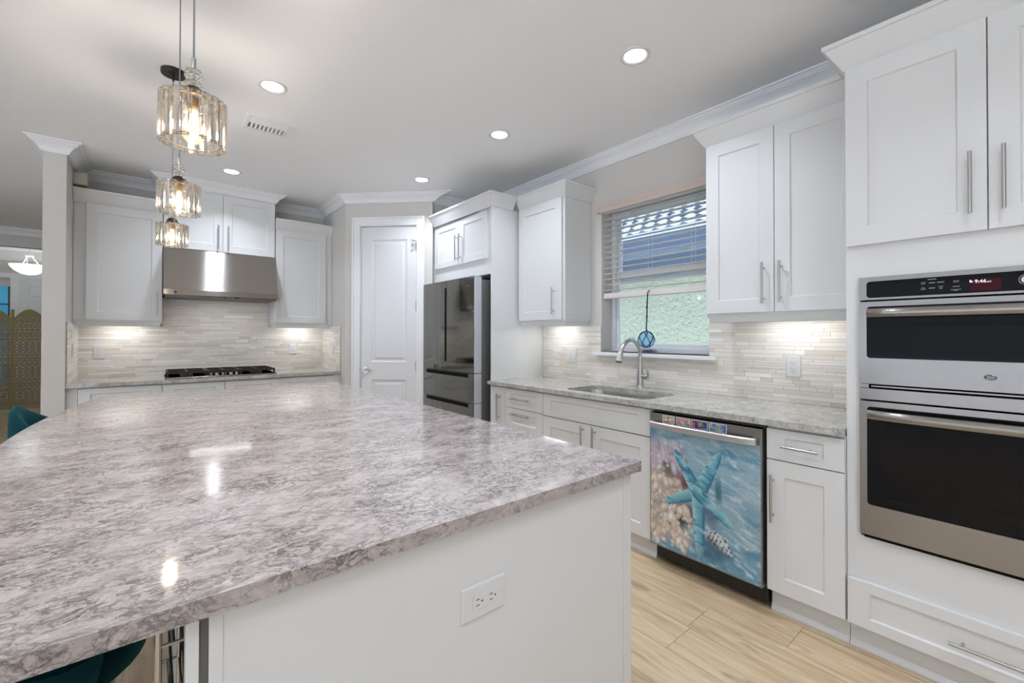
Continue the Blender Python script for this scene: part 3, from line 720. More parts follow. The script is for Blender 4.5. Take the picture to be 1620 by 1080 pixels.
def vnoise(x, y, seed):
    xi, yi = np.floor(x).astype(int), np.floor(y).astype(int); xf, yf_ = x-xi, y-yi; u, v = xf*xf*(3-2*xf), yf_*yf_*(3-2*yf_)
    def h(a, b_): q = np.sin(a*127.1+b_*311.7+seed*74.7)*43758.5453; return q-np.floor(q)
    return (h(xi, yi)*(1-u)+h(xi+1, yi)*u)*(1-v)+(h(xi, yi+1)*(1-u)+h(xi+1, yi+1)*u)*v
def fbm(x, y, seed, o=4):
    s = 0; a = .5; t = 0
    for i in range(o): s = s+a*vnoise(x*2**i, y*2**i, seed+i*13); t += a; a *= .5
    return s/t
def lerp(c, col, m): m = np.clip(m, 0, 1)[..., None]; return c*(1-m)+np.array(col)*m
def starfish_picture(a, z):
    """colour of the printed cover at a (m from its left edge) and height z"""
    wx = fbm(a*14, z*14, 3)-.5; wz = fbm(a*14, z*14, 9)-.5
    n1 = fbm((a+wx*.06)*9, (z+wz*.05)*34, 21, 5); n2 = fbm((a+wx*.10)*22, (z+wz*.04)*60+a*20, 33, 4)
    c = np.ones(a.shape+(3,))*np.array([124, 164, 184.])
    c = lerp(c, (140, 176, 190), (z-.45)*2.0*(n1+.3)); c = lerp(c, (72, 134, 168), (.50-n1)*3.0); c = lerp(c, (184, 204, 212), (n2-.52)*4*np.clip(1.2-abs(z-.42)*1.6, 0.3, 1)); c = lerp(c, (168, 192, 202), np.clip((a-.30)*5, 0, 1)*np.clip(1-abs(z-.52)*5, 0, 1)*.5)
    c = lerp(c, (60, 130, 168), np.clip((.25-z)*5, 0, .55)); c = lerp(c, (176, 205, 216), (n2-.58)*5*np.clip((.34-z)*6, 0, 1))
    c = lerp(c, (70, 140, 190), np.clip((.05-a)*16, 0, .7)*(z > .2))
    # corals
    rg = random.Random(5)
    reg = np.clip((.255-a-.10*np.clip((z-.30)*1.2, -1, .6)+.05*wx)*14, 0, 1)*np.clip((z-.145)*12, 0, 1)*np.clip((.73-z)*14, 0, 1)
    c = lerp(c, (186, 164, 146), reg*.85)
    c = lerp(c, (190, 168, 190), reg*np.clip((z-.53)*18, 0, 1)*.9)
    for cx, cz, rr, col in ((.215, .520, .045, (120, 70, 78)), (.17, .55, .035, (150, 98, 110)), (.25, .545, .03, (70, 96, 92)), (.115, .565, .05, (112, 100, 80)), (.105, .595, .02, (66, 86, 92)), (.16, .375, .05, (205, 150, 98)), (.20, .30, .05, (60, 62, 62)), (.235, .36, .05, (78, 76, 80)), (.12, .28, .03, (96, 78, 62))):
        c = lerp(c, col, np.clip(1.4-np.hypot(a-cx, z-cz)/rr*1.1+wx*1.2, 0, 1))
    for i in range(210):
        cx, cz = rg.uniform(.0, .25), rg.uniform(.15, .72)
        if cx > .255-.10*max(-1, min(.6, (cz-.30)*1.2)): continue
        if .50 < cz < .57 and cx > .12: continue
        rr = rg.uniform(.009, .019); ln = rg.uniform(.8, 2.2); an = rg.uniform(-.6, .6)
        col = rg.choice([(232, 216, 200), (226, 204, 184), (240, 230, 218), (214, 188, 168), (222, 196, 166)]) if cz < .52 else rg.choice([(206, 188, 204), (222, 210, 214), (178, 158, 188), (214, 186, 196), (196, 200, 214)])
        dx = (a-cx)*math.cos(an)+(z-cz)*math.sin(an); dz = (-(a-cx)*math.sin(an)+(z-cz)*math.cos(an))/ln
        d = np.hypot(dx, dz)/rr; sh = np.clip(1.06-.22*d+(dz+dx*-.6)/rr*.08, .7, 1.1)
        m = np.clip((1.15-d+wx*1.6)*2.6, 0, .92)[..., None]; c = c*(1-m)+m*np.array(col)*sh[..., None]
    # reflection and shadow of the star and shell
    c = lerp(c, (38, 84, 118), np.clip(1.3-np.hypot((a-.375)/.075, (z-.205)/.055)+wx*2, 0, 1)*.75)
    c = lerp(c, (66, 92, 124), np.clip(1.2-np.hypot((a-.365)/.075, (z-.385)/.05)+wz*2, 0, 1)*.75)
    c = lerp(c, (40, 98, 122), np.clip((.020-np.abs((a-.397)+.03*(z-.5)))*90, 0, 1)*np.clip((z-.44)*20, 0, 1)*np.clip((.61-z)*12, 0, 1)*.8)
    # star arms
    ctr = (.291, .478)
    for tip, w0 in (((.165, .672), .034), ((.400, .700), .038), ((.105, .385), .034), ((.300, .150), .037), ((.470, .352), .034)):
        dx, dz = tip[0]-ctr[0], tip[1]-ctr[1]; ll = math.hypot(dx, dz); ux, uz = dx/ll, dz/ll
        s = ((a-ctr[0])*ux+(z-ctr[1])*uz)/ll; q = (a-ctr[0])*-uz+(z-ctr[1])*ux; sc = np.clip(s, 0, 1)
        wd = w0*(1-.50*sc**1.6)*np.clip((1.06-sc)*7, .25, 1)**.6+.004*wx
        d = np.where(s < 0, np.hypot(a-ctr[0], z-ctr[1]), np.where(s > 1, np.hypot(a-tip[0], z-tip[1]), np.abs(q)))/wd
        side = np.clip(q/wd*(1 if (-uz+ux*.0)*-.6+ux*.8 > 0 else -1), -1, 1)
        col = np.ones(a.shape+(3,))*np.array([84, 166, 188.]); col = lerp(col, (160, 208, 214), np.clip(side*.8+.15, 0, .8)); col = lerp(col, (26, 92, 136), np.clip(-side*1.7-.6, 0, .9)); col = lerp(col, (44, 118, 154), (n2-.47)*4.0); col = lerp(col, (170, 206, 210), (n1-.58)*3.0)
        fade = np.clip(1-np.clip(sc-.75, 0, 1)*(2.2 if tip[1] < .36 else 0), 0, 1)
        m = np.clip((1.05-d)*9, 0, 1)*fade; c = c*(1-m[..., None])+col*m[..., None]
    # shell
    an = R(-32); dx = (a-.400)*math.cos(an)+(z-.262)*math.sin(an); dz = -(a-.400)*math.sin(an)+(z-.262)*math.cos(an)
    d = np.hypot(dx/.072, dz/(.036-.012*np.clip(dx/.07, -1, 1)))
    st = np.sin(dx*300+dz*60+wx*6)
    st = st*.6+(fbm(dx*90+wx*3, dz*140, 55, 3)-.5)*3.2
    col = lerp(np.ones(a.shape+(3,))*np.array([200, 206, 208.]), (52, 66, 88), np.clip(st*1.3-.1, 0, 1)); col = lerp(col, (60, 64, 72), np.clip(-dz*26-.1, 0, .7))
    m = np.clip((1.08-d+wx*.5)*7, 0, 1); c = c*(1-m[..., None])+col*m[..., None]
    lum = (c*np.array([.3, .55, .15])).sum(-1, keepdims=True); c = c*.80+lum*.20; c = c*.94+np.array([200, 208, 212.])*.07
    return np.clip(c*(.94+.12*fbm(a*150, z*150, 77, 2))[..., None], 0, 255)
def picture_mesh(name, x0, x1, z0, z1, y, nx, nz, fn, parent, m):
    xs = np.linspace(x0, x1, nx+1); zs = np.linspace(z0, z1, nz+1); X, Z = np.meshgrid(xs, zs)
    col = fn(X, Z)/255.; lin = np.where(col <= .04045, col/12.92, ((col+.055)/1.055)**2.4)
    me = bpy.data.meshes.new(name); V = [(float(a), y, float(c)) for a, c in zip(X.ravel(), Z.ravel())]
    idx = np.arange((nx+1)*(nz+1)).reshape(nz+1, nx+1)
    Fs = np.stack([idx[:-1, :-1], idx[:-1, 1:], idx[1:, 1:], idx[1:, :-1]], -1).reshape(-1, 4)
    nb_ = len(V); th = .0008
    V += [(x0, y+th, z0), (x1, y+th, z0), (x1, y+th, z1), (x0, y+th, z1)]
    Fl = Fs.tolist()+[[nb_+3, nb_+2, nb_+1, nb_]]
    me.from_pydata(V, [], Fl); me.materials.append(m)
    at = me.color_attributes.new('tint', 'FLOAT_COLOR', 'POINT'); arr = np.ones((len(V), 4), dtype=np.float32); arr[:nb_, :3] = lin.reshape(-1, 3); at.data.foreach_set('color', arr.ravel())
    o = bpy.data.objects.new(name, me); C.objects.link(o); o.parent = parent; return o
picture_mesh('picture_cover', .012, DWW-.012, .128, .782, -.0472, 230, 260, lambda x, z: starfish_picture(x+.0, z), dw, PRINT)['label'] = 'printed cover with a turquoise starfish, corals and shell in water'
# picture magnets above the handle
def magpic(seed, pal):
    def fn(x, z):
        xx, zz = x*60, z*60; c = np.ones(x.shape+(3,))*np.array(pal[0], float)
        for i, p in enumerate(pal[1:]): c = lerp(c, p, (fbm(xx, zz, seed+i*7, 3)-.47)*9)
        return np.clip(c, 0, 255)
    return fn
for ya, yb, seed, pal, lab in ((1.345, 1.274, 1, [(176, 166, 156), (205, 190, 160), (150, 138, 140)], 'leftmost small magnet on the dishwasher, clear with a beige shell and starfish'),
                               (1.262, 1.184, 2, [(190, 150, 160), (60, 90, 140), (220, 170, 110), (210, 120, 150), (80, 160, 150)], 'small pink and orange coral picture magnet above the dishwasher handle'),
                               (1.177, 1.090, 3, [(40, 80, 160), (210, 80, 90), (30, 130, 170), (190, 130, 60), (60, 50, 120)], 'small deep blue and red picture magnet above the dishwasher handle'),
                               (1.083, .993, 4, [(150, 160, 170), (140, 120, 180), (120, 170, 120), (200, 180, 110), (70, 110, 160)], 'rightmost small magnet on the dishwasher, pale violet and green picture')):
    mg = thing('picture_magnet', lab, 'magnet', (XF+.02-.0465, (ya+yb)/2, .8345), RZ, 'picture magnets on the dishwasher'); w = ya-yb
    MB().box(-w/2, w/2, -.0018, -.0002, -.022, .022).build('backing', PLASTW, mg)
    picture_mesh('picture', -w/2+.003, w/2-.003, -.019, .019, -.0024, 50, 28, magpic(seed, pal), mg, PRINT)
    if seed == 1:
        MB().lathe([(0, .012), (.006, .011), (.010, .006), (.011, 0)], 14, (-.016, -.003, -.006), 1, .25).build('shell', mat('beige_shell', srgb(214, 190, 140), .5), mg, smooth=True)
        b = MB()
        for k in range(5): an = PI/2+2*PI*k/5; b.tube([(.012, -.004, 0), (.012+.013*math.cos(an), -.0035, .016*math.sin(an))], [.0035, .0012], 8)
        b.build('starfish', mat('beige_star', srgb(226, 200, 140), .6), mg, smooth=True)

# ------------------------------------------------------------------ upper cabinets, right wall
UD = XR-.002-(XU+.02)
RAIL = [(0, 1.4275), (0, 1.415), (-.006, 1.408), (-.020, 1.378), (-.030, 1.376), (-.034, 1.4275)]
def upper(t, w, d, doors, z0=1.424, z1=2.41, railpath=None, crownpath=None, hz=1.58):
    b = MB(); b.box(0, w, 0, d, z0+.004, z1); b.build('carcass', WHITE, t, bevel=.0012)
    for x0, x1, hx in doors: door(t, x0, x1, z0+.003, 2.456 if False else z1+.0, hx, hz, rz=.072)
    if railpath: MB().sweep([(o, z-.0005) for o, z in RAIL], railpath, 1).build('light_rail', WHITE, t)
    if crownpath: MB().sweep(CROWN(z1), crownpath, 1).build('crown', WHITE, t, bevel=.001)
UT = 2.412
t = thing('upper_cabinet', 'white single-door wall cabinet left of the sink window', 'cabinet', (XU+.02, 2.974, 0), RZ)
w = 2.974-2.418; upper(t, w, UD, [(.008, w-.022, w-.100)], z1=UT, railpath=[(0, 0), (w, 0), (w, UD-.01)], crownpath=[(-.0, -.0005), (w+.0005, -.0005), (w+.0005, UD-.0)])
t = thing('upper_cabinet', 'white double-door wall cabinet between the window and tall oven cabinet', 'cabinet', (XU+.02, 1.262, 0), RZ)
w = 1.262-.524; upper(t, w, UD, [(.005, .368, .321), (.3715, w-.004, .404)], z1=UT, railpath=[(0, UD-.01), (0, 0), (w, 0)], crownpath=[(-.0005, UD), (-.0005, -.0005), (w-.0, -.0005)])
# fridge surround
t = thing('refrigerator_cabinet', 'white surround with two small doors above the refrigerator', 'cabinet', (2.277, 4.035, 0), RZ)
FD = XR-.002-2.277; w = 4.035-2.996
b = MB(); b.box(0.019, w-.019, 0, FD, 1.838, UT); b.build('carcass', WHITE, t, bevel=.0012)
MB().box(w-.0185, w, -.034, FD, 0, UT).build('side_panel', WHITE, t, bevel=.0012)
MB().box(0, .0185, -.0, FD, 0, UT).build('side_panel', WHITE, t, bevel=.0012)
MB().box(w-.062, w-.019, -.0005, .02, 0, 1.8375).build('filler_strip', WHITE, t)
door(t, .028, .4975, 1.978, 2.405, .467, 2.138, rz=.062, hl=.25); door(t, .501, .942, 1.978, 2.405, .533, 2.138, rz=.062, hl=.25)
MB().sweep(CROWN(UT), [(.044, -.0345), (w+.0005, -.0345), (w+.0005, .195)], 1).build('crown', WHITE, t, bevel=.001)
# refrigerator
fr = thing('refrigerator', 'dark mirrored french-door refrigerator in the white surround', 'refrigerator', (2.13, 4.008, 0), RZ); w = 4.008-3.104
MB().box(.006, w-.006, .092, .69, .02, 1.79).build('case', FRBODY, fr, bevel=.004)
def frfront(name, x0, x1, z0, z1):
    b = MB(); b.cur = 1; b.box(x0, x1, .004, .082, z0, z1); b.cur = 0; b.box(x0, x1, 0, .0039, z0, z1); return b.build(name, [FRDOOR, FRSIDE], fr)
hm = w/2
dl = frfront('door', 0.0, hm-.0025, .972, 1.812); dr_ = frfront('door', hm+.0025, w, .972, 1.812)
MB().box(hm-.0335, hm-.0026, -.0012, -.0003, 1.055, 1.742).build('grip_recess_shade', DARK, dl)  # flat dark strip stands for the shade inside the grip
b = MB(); [b.box(w-.105+i*.0062, w-.105+i*.0062+.0045, -.0008, -.0003, 1.729, 1.7335) for i in range(7)]; b.build('badge', CHROME, dr_)
for z0, z1 in ((.712, .966), (.36, .706), (.06, .354)):
    o = frfront('drawer', 0.0, w, z0, z1); MB().box(.07, w-.085, -.0012, -.0003, z1-.038, z1-.004).build('grip_recess_shade', DARK, o)  # drawer grips likewise: dark strips in place of shaded hollows
for x in (.02, w-.075): MB().box(x, x+.055, .0822, .14, 1.7905, 1.812).build('hinge_cover', BLACKP, fr, bevel=.003)

# ------------------------------------------------------------------ back wall cabinets
YU = 5.103; YBASE = 4.80
def back_t(name, label, x, yf): return thing(name, label, 'cabinet', (x, yf, 0), 0)
UDB = YB-.002-(YU+.02)
t = back_t('upper_cabinet', 'white single-door wall cabinet left of the range hood', SXR+.002, YU+.02); w = .0635-SXR-.002
upper(t, w, UDB, [(.078, w-.003, w-.040)], z1=UT, railpath=[(0, 0), (w, 0), (w, UDB-.01)], crownpath=[(0.0, -.0005), (w+0, -.0005)])
t = back_t('upper_cabinet', 'white single-door wall cabinet right of the range hood', .9855, YU+.02); w = AX-.0015-.9855
upper(t, w, UDB, [(.006, w-.066, .030)], z1=UT, railpath=[(0, UDB-.01), (0, 0), (w, 0)], crownpath=[(0, -.0005), (w-0, -.0005)])
t = back_t('upper_cabinet', 'white double-door cabinet above the range hood, reaching the ceiling moulding', HX0, YU+.02); w = HX1-HX0
MB().box(0, w, 0, UDB, 2.106, CEIL-.002).build('carcass', WHITE, t, bevel=.001)
door(t, .004, w/2-.0018, 2.11, 2.672, w/2-.040, 2.247, hl=.235); door(t, w/2+.0018, w-.004, 2.11, 2.672, w/2+.042, 2.247, hl=.235)
# hood
hd = thing('range_hood', 'stainless steel range hood above the cooktop', 'hood', (HX0+.002, YU+.02, 0)); w = .912
b = MB(); b.prism([(-.018, 2.103), (.30, 2.103), (.30, 1.66), (-.19, 1.66), (-.19, 1.71), (-.18, 1.722)], 'x', 0, w)
b.build('canopy', STEELH, hd, bevel=.002)
MB().box(.012, w-.012, -.178, .28, 1.648, 1.6595).build('filter_panel', mat('hood_underside', (.18, .17, .16), .5, .8), hd)
b = MB(); b.box(.075, .095, -.1915, -.19, 1.677, 1.693); b.build('badge', BLACKP, hd, bevel=.0005)
for x0, x1 in ((.45, .462), (.535, .575)): MB().box(x0, x1, -.186, -.1782, 1.6495, 1.6585).build('switch', BLACKP, hd)

a = area('hood_lamp', (.456, -.03, 1.640), 1.6, .5, .12, (1, .93, .84)); a.parent = hd
# back base cabinets
BDB = YB-.002-(YBASE+.02)
for x0, x1, lab, yo in ((SXR+.002, .0645, 'white base cabinet beside the wall end, left of the cooktop', 0), (.0665, .5135, 'white base cabinet under the left half of the cooktop', -.025), (.5155, .9665, 'white base cabinet under the right half of the cooktop', -.025), (.9685, AX-.0015, 'white base cabinet right of the cooktop, next to the pantry wall', 0)):
    t = back_t('base_cabinet', lab, x0, YBASE+.02+yo); w = x1-x0
    open_carcass(t, w, BDB-yo, .114, .88); toe(t, w)
    f0 = .065 if x0 < -.4 else G; f1 = w-.075 if x1 > 1.5 else w-G
    if f0 > .01: MB().box(.0, f0-.003, -.012, -.0005, .114, .88).build('filler_strip', WHITE, t)
    if f1 < w-.01: MB().box(f1+.003, w, -.012, -.0005, .114, .88).build('filler_strip', WHITE, t)
    door(t, f0, f1, .70, .872, None, None, 'drawer', .07, .045)
    door(t, f0, f1, .119, .696, f0+.04 if x0 > .5 else f1-.04, .58)
b = MB(); CB = YB-.0095
b.slab([(SXR+.001, 4.773), (.052, 4.773), (.066, 4.748), (.965, 4.748), (.98, 4.773), (AX-.001, 4.773), (AX-.001, CB), (SXR+.001, CB)], [], .884, .914)
tag(b.build('hob_countertop', QUARTZ2, bevel=.002), 'stone countertop under the range hood that carries the gas cooktop', 'countertop')
# cooktop
ck = thing('cooktop', 'gas cooktop with black cast iron grates under the range hood', 'cooktop', (.515, 5.06, .914))
MB().box(-.435, .435, -.235, .24, .0005, .012).build('plate', STEEL, ck, bevel=.004)
def grate(x0, x1):
    b = MB(); y0, y1, z = -.215, .215, .052
    for p in ([(x0, y0, z), (x1, y0, z)], [(x0, y1, z), (x1, y1, z)], [(x0, y0, z), (x0, y1, z)], [(x1, y0, z), (x1, y1, z)], [(x0, 0, z), (x1, 0, z)], [((x0+x1)/2, y0, z), ((x0+x1)/2, y1, z)]):
        a, c = Vector(p[0]), Vector(p[1]); lo = Vector((min(a.x, c.x)-.006, min(a.y, c.y)-.006, z-.011)); hi = Vector((max(a.x, c.x)+.006, max(a.y, c.y)+.006, z+.007)); b.box(lo.x, hi.x, lo.y, hi.y, lo.z, hi.z)
    for x in (x0, x1):
        for y in (y0, y1, 0): b.box(x-.007, x+.007, y-.007, y+.007, .012, z)
    b.box((x0+x1)/2-.006, (x0+x1)/2+.006, y0-.006, y0+.006, .012, z)
    return b.build('grate', BLACKM, ck, bevel=.002)
grate(-.415, -.135); grate(.135, .415); grate(-.115, .115)
for x, y, r in ((-.275, -.11, .04), (-.275, .11, .045), (0, .08, .055), (.275, -.11, .045), (.275, .11, .04)): MB().lathe([(r*1.2, .012), (r*1.2, .018), (r, .022), (r, .032), (r*.8, .035), (0, .035)], 20, (x, y, 0)).build('burner', BLACKM, ck, smooth=True)
for x in (-.105, -.055, -.0, .055, .105):
    MB().lathe([(.020, .012), (.020, .018), (.017, .02), (.015, .046), (.012, .05), (0, .05)], 18, (x, -.19, 0)).build('knob', CHROME, ck, smooth=True)

# ------------------------------------------------------------------ island
isl = thing('kitchen_island', 'large white island cabinet in the middle of the kitchen', 'island', (0, 0, 0))
IX0, IX1, IY0, IY1 = .068, 1.142, .81, 3.66
MB().box(.0885, IX1-.038, IY0+.004, IY1, .11, .883).build('cabinet_body', WHITE, isl)
MB().box(.069, 1.1035, IY0-.0, IY0+.0036, .0, .883).build('end_panel', WHITE, isl)
MB().box(1.1045, IX1, IY0-.002, IY0+.05, 0, .883).build('corner_post', WHITE, isl, bevel=.0015)
b = MB(); b.box(.0685, .0872, IY0-.0015, IY1, 0, .883); b.build('back_panel', WHITE, isl, bevel=.001)
MB().box(.040, .0565, IY0-.0, IY0+.035, 0, .883).build('edge_trim', WHITE, isl, bevel=.001)
MB().box(.0565, .0684, IY0+.004, IY0+.03, 0, .883).build('shadow_gap_strip', mat('gap_shade_grey', (.13, .125, .12), .7), isl)  # dark colour stands in for the shade of a narrow groove
for k in range(4):
    y0 = IY0+.06+k*.70; tt = bpy.data.objects.new('door', None)
    b = MB(); b.box(IX1-.0375, IX1-.018, y0, y0+.69, .119, .878); b.build('door', WHITE, isl, bevel=.0012)
MB().box(.12, IX1-.08, IY0+.05, IY1-.02, 0, .109).build('toe_kick', WHITE, isl)
arc = []
p0, pm, p1 = Vector((-.215, .783)), Vector((-.412, 2.25)), Vector((-.246, 3.705))
# circle through three points
def circ(a, b_, c):
    d = 2*(a.x*(b_.y-c.y)+b_.x*(c.y-a.y)+c.x*(a.y-b_.y)); ux = ((a.length_squared)*(b_.y-c.y)+(b_.length_squared)*(c.y-a.y)+(c.length_squared)*(a.y-b_.y))/d
    uy = ((a.length_squared)*(c.x-b_.x)+(b_.length_squared)*(a.x-c.x)+(c.length_squared)*(b_.x-a.x))/d; return Vector((ux, uy))
cc = circ(p0, pm, p1); rad = (p0-cc).length; t0 = math.atan2(p0.y-cc.y, p0.x-cc.x); t1 = math.atan2(p1.y-cc.y, p1.x-cc.x)
if t0 < 0: t0 += 2*PI
if t1 < 0: t1 += 2*PI
for i in range(33): tt = t1+(t0-t1)*i/32; arc.append((cc.x+rad*math.cos(tt), cc.y+rad*math.sin(tt)))
b = MB(); b.slab([(1.162, .783), (1.162, 3.71)]+arc, [], .884, .914)
tag(b.build('island_countertop', QUARTZ, bevel=.0035, seg=3), 'large pinkish-grey veined stone countertop on the island', 'countertop')

# ------------------------------------------------------------------ outlets and switches
def outlet(label, loc, rz, w, h, kind='outlet', horiz=False):
    t = thing('wall_switch' if kind == 'switch' else 'electrical_outlet', label, 'switch' if kind == 'switch' else 'outlet', loc, rz)
    b = MB(); k = .004
    b.add([(-w/2, -.0002, -h/2), (w/2, -.0002, -h/2), (w/2, -.0002, h/2), (-w/2, -.0002, h/2), (-w/2+k, -.0065, -h/2+k), (w/2-k, -.0065, -h/2+k), (w/2-k, -.0065, h/2-k), (-w/2+k, -.0065, h/2-k)], [(0, 1, 5, 4), (1, 2, 6, 5), (2, 3, 7, 6), (3, 0, 4, 7), (4, 5, 6, 7), (3, 2, 1, 0)])
    b.build('plate', PLASTW, t, bevel=.0015)
    if kind == 'switch':
        for x in (-.023, .023):
            b = MB(); b.prism([(-.0068, -.033), (-.0068, .033), (-.009, .033), (-.0125, -.033)], 'x', x-.0165, x+.0165); b.build('rocker', PLASTW, t, bevel=.001)
        return t
    rw, rh = (.0335, .067)
    b = MB(); b.box(*((-rh/2, rh/2) if horiz else (-rw/2, rw/2)), -.0085, -.0066, *((-rw/2, rw/2) if horiz else (-rh/2, rh/2)))
    rc = b.build('receptacle', PLASTW, t, bevel=.001); b = MB()
    for s in (-1, 1):
        o = s*.0185
        for q, ln in ((-.0063, .0085), (.0063, .0065)):
            if horiz: b.box(o-.004-.0045+.002, o-.004+.0045+.002-.0, -.0088, -.0084, q-.001, q+.001)
            else: b.box(q-.001, q+.001, -.0088, -.0084, o+.004-ln/2, o+.004+ln/2)
        if horiz: b.tube([(o+.0095, -.0088, 0), (o+.0095, -.0084, 0)], .0024, 10)
        else: b.tube([(0, -.0088, o-.0075), (0, -.0084, o-.0075)], .0024, 10)
    b.build('slots', PLASTG, rc)
    b = MB()
    for s in (-1, 1):
        p = (s*.048, 0) if horiz else (0, s*.048); b.tube([(p[0], -.0074, p[1]), (p[0], -.0064, p[1])], .003, 10)
    b.build('screw', PLASTW, t); return t
outlet('white horizontal outlet on the end panel of the island', (.583, IY0-.0003, .705), 0, .122, .078, horiz=True)
outlet('white outlet on the backsplash between window and tall oven cabinet', (XR-.0097, .905, 1.124), RZ, .077, .123)
outlet('white double rocker switch on the backsplash left of the faucet', (XR-.0097, 2.622, 1.124), RZ, .114, .123, 'switch')
outlet('white outlet on the cooktop backsplash under the left wall cabinet', (-.377, YB-.0097, 1.14), 0, .076, .118)
outlet('white outlet on the cooktop backsplash under the right wall cabinet', (1.228, YB-.0097, 1.14), 0, .076, .118)
outlet('narrow pale outlet on the tiled return beside the pantry wall', (AX-.0097, 5.02, 1.13), RZ, .074, .117)
outlet('narrow pale outlet on the tiled return of the wall end, left of the cooktop', (SXR+.0097, 5.06, 1.17), PI/2, .074, .117)
tag(MB().box(0, .085, -.085, 0, 0, .105).build('wall_box', paint('beige_box_paint', srgb(196, 190, 176), .6), loc=(SXR+.0005, 5.16, 2.548), bevel=.006), 'small beige box on the wall end, just below the crown moulding', 'wall box')

# ------------------------------------------------------------------ under-cabinet lights
def under(label, loc, rz, ln):
    t = thing('under_cabinet_light', label, 'light', loc, rz, 'under-cabinet lights')
    MB().box(-ln/2, ln/2, -.03, .03, -.0165, -.0005).build('housing', PLASTW, t, bevel=.002)
    MB().box(-ln/2+.008, ln/2-.008, -.022, .022, -.0185, -.0166).build('lens', EMIT_STRIP, t)
    a = area('under_light', (0, 0, -.020), UNDER_W, ln-.02, .04, (1, .94, .86)); a.parent = t; return t
under('slim light strip under the wall cabinet left of the window', (2.72, 2.70, 1.427), RZ, .30)
under('slim light strip under the wall cabinet beside the tall oven cabinet', (2.72, .86, 1.427), RZ, .36)
under('slim light strip under the wall cabinet left of the hood', (-.20, 5.29, 1.427), 0, .30)
under('slim light strip under the wall cabinet right of the hood', (1.27, 5.29, 1.427), 0, .30)

# ------------------------------------------------------------------ recessed ceiling lights
def can(label, x, y):
    t = thing('recessed_light', label, 'ceiling light', (x, y, CEIL), 0, 'recessed ceiling lights')
    MB().lathe([(.0555, -.0008), (.0565, -.002), (.066, -.007), (.071, -.0075), (.077, -.005), (.078, -.0006), (.0555, -.0006)], 40).build('trim_ring', PLASTW, t, smooth=True)
    MB().lathe([(0, -.0025), (.055, -.0025), (.055, -.0008), (0, -.0008)], 40).build('lens', EMIT_CAN, t, smooth=True)
    a = area('can_light', (0, 0, -.012), CAN_W, .10, None, WARM, spread=R(125)); a.parent = t; return t
can('recessed light in the ceiling beside the nearest pendant lamp', .535, 2.875)
can('recessed light in the ceiling in front of the range hood', .535, 4.61)
can('large recessed light in the ceiling, nearest the tall oven cabinet', 1.94, 1.345)
can('recessed light in the ceiling in front of the sink window', 1.945, 2.51)
can('recessed light in the ceiling near the pantry door and refrigerator', 1.945, 3.705)
for x, y in ((.535, 1.1), (.535, -.6), (1.2, -.2), (1.2, -1.6), (-1.6, 1.2), (-1.6, -1.0), (-1.6, 3.4), (-1.2, 6.2)):
    area('can_light', (x, y, CEIL-.012), CAN_W, .10, None, WARM, spread=R(125))  # assumed lamps out of view, without fixtures, added to light the room

# vent
vt = thing('ceiling_vent', 'white ceiling vent with bent louvres beside the recessed light', 'vent', (.617, 3.435, CEIL), 0)
b = MB()
for x0, x1, y0, y1 in ((-.148, .148, -.125, -.095), (-.148, .148, .095, .125), (-.148, -.118, -.095, .095), (.118, .148, -.095, .095)): b.box(x0, x1, y0, y1, -.009, -.0005)
b.build('frame', TRIMW, vt, bevel=.003)
MB().box(-.118, .118, -.095, .095, -.0012, -.0004).build('duct_shade', mat('duct_shade_grey', (.16, .16, .16), .7), vt)  # flat grey sheet paints the dark of the opening behind the louvres
for k in range(9):
    x = -.105+k*.0255; b = MB(); b.add([(x, -.005, -.002), (x+.014, -.005, -.0105), (x+.0145, .09, -.0115), (x+.001, .09, -.003), (x, -.005, -.0012), (x+.0135, -.005, -.0098), (x+.014, .09, -.0108), (x+.001, .09, -.0022)], [(0, 1, 2, 3), (7, 6, 5, 4), (0, 1, 5, 4), (1, 2, 6, 5), (2, 3, 7, 6), (3, 0, 4, 7)]); b.build('louvre', TRIMW, vt)
for k in range(4):
    y = -.085+k*.022; b = MB(); b.add([(-.117, y, -.002), (.117, y, -.002), (.117, y+.018, -.010), (-.117, y+.018, -.010), (-.117, y, -.0012), (.117, y, -.0012), (.117, y+.018, -.0092), (-.117, y+.018, -.0092)], [(0, 1, 2, 3), (7, 6, 5, 4), (0, 1, 5, 4), (1, 2, 6, 5), (2, 3, 7, 6), (3, 0, 4, 7)]); b.build('louvre', TRIMW, vt)

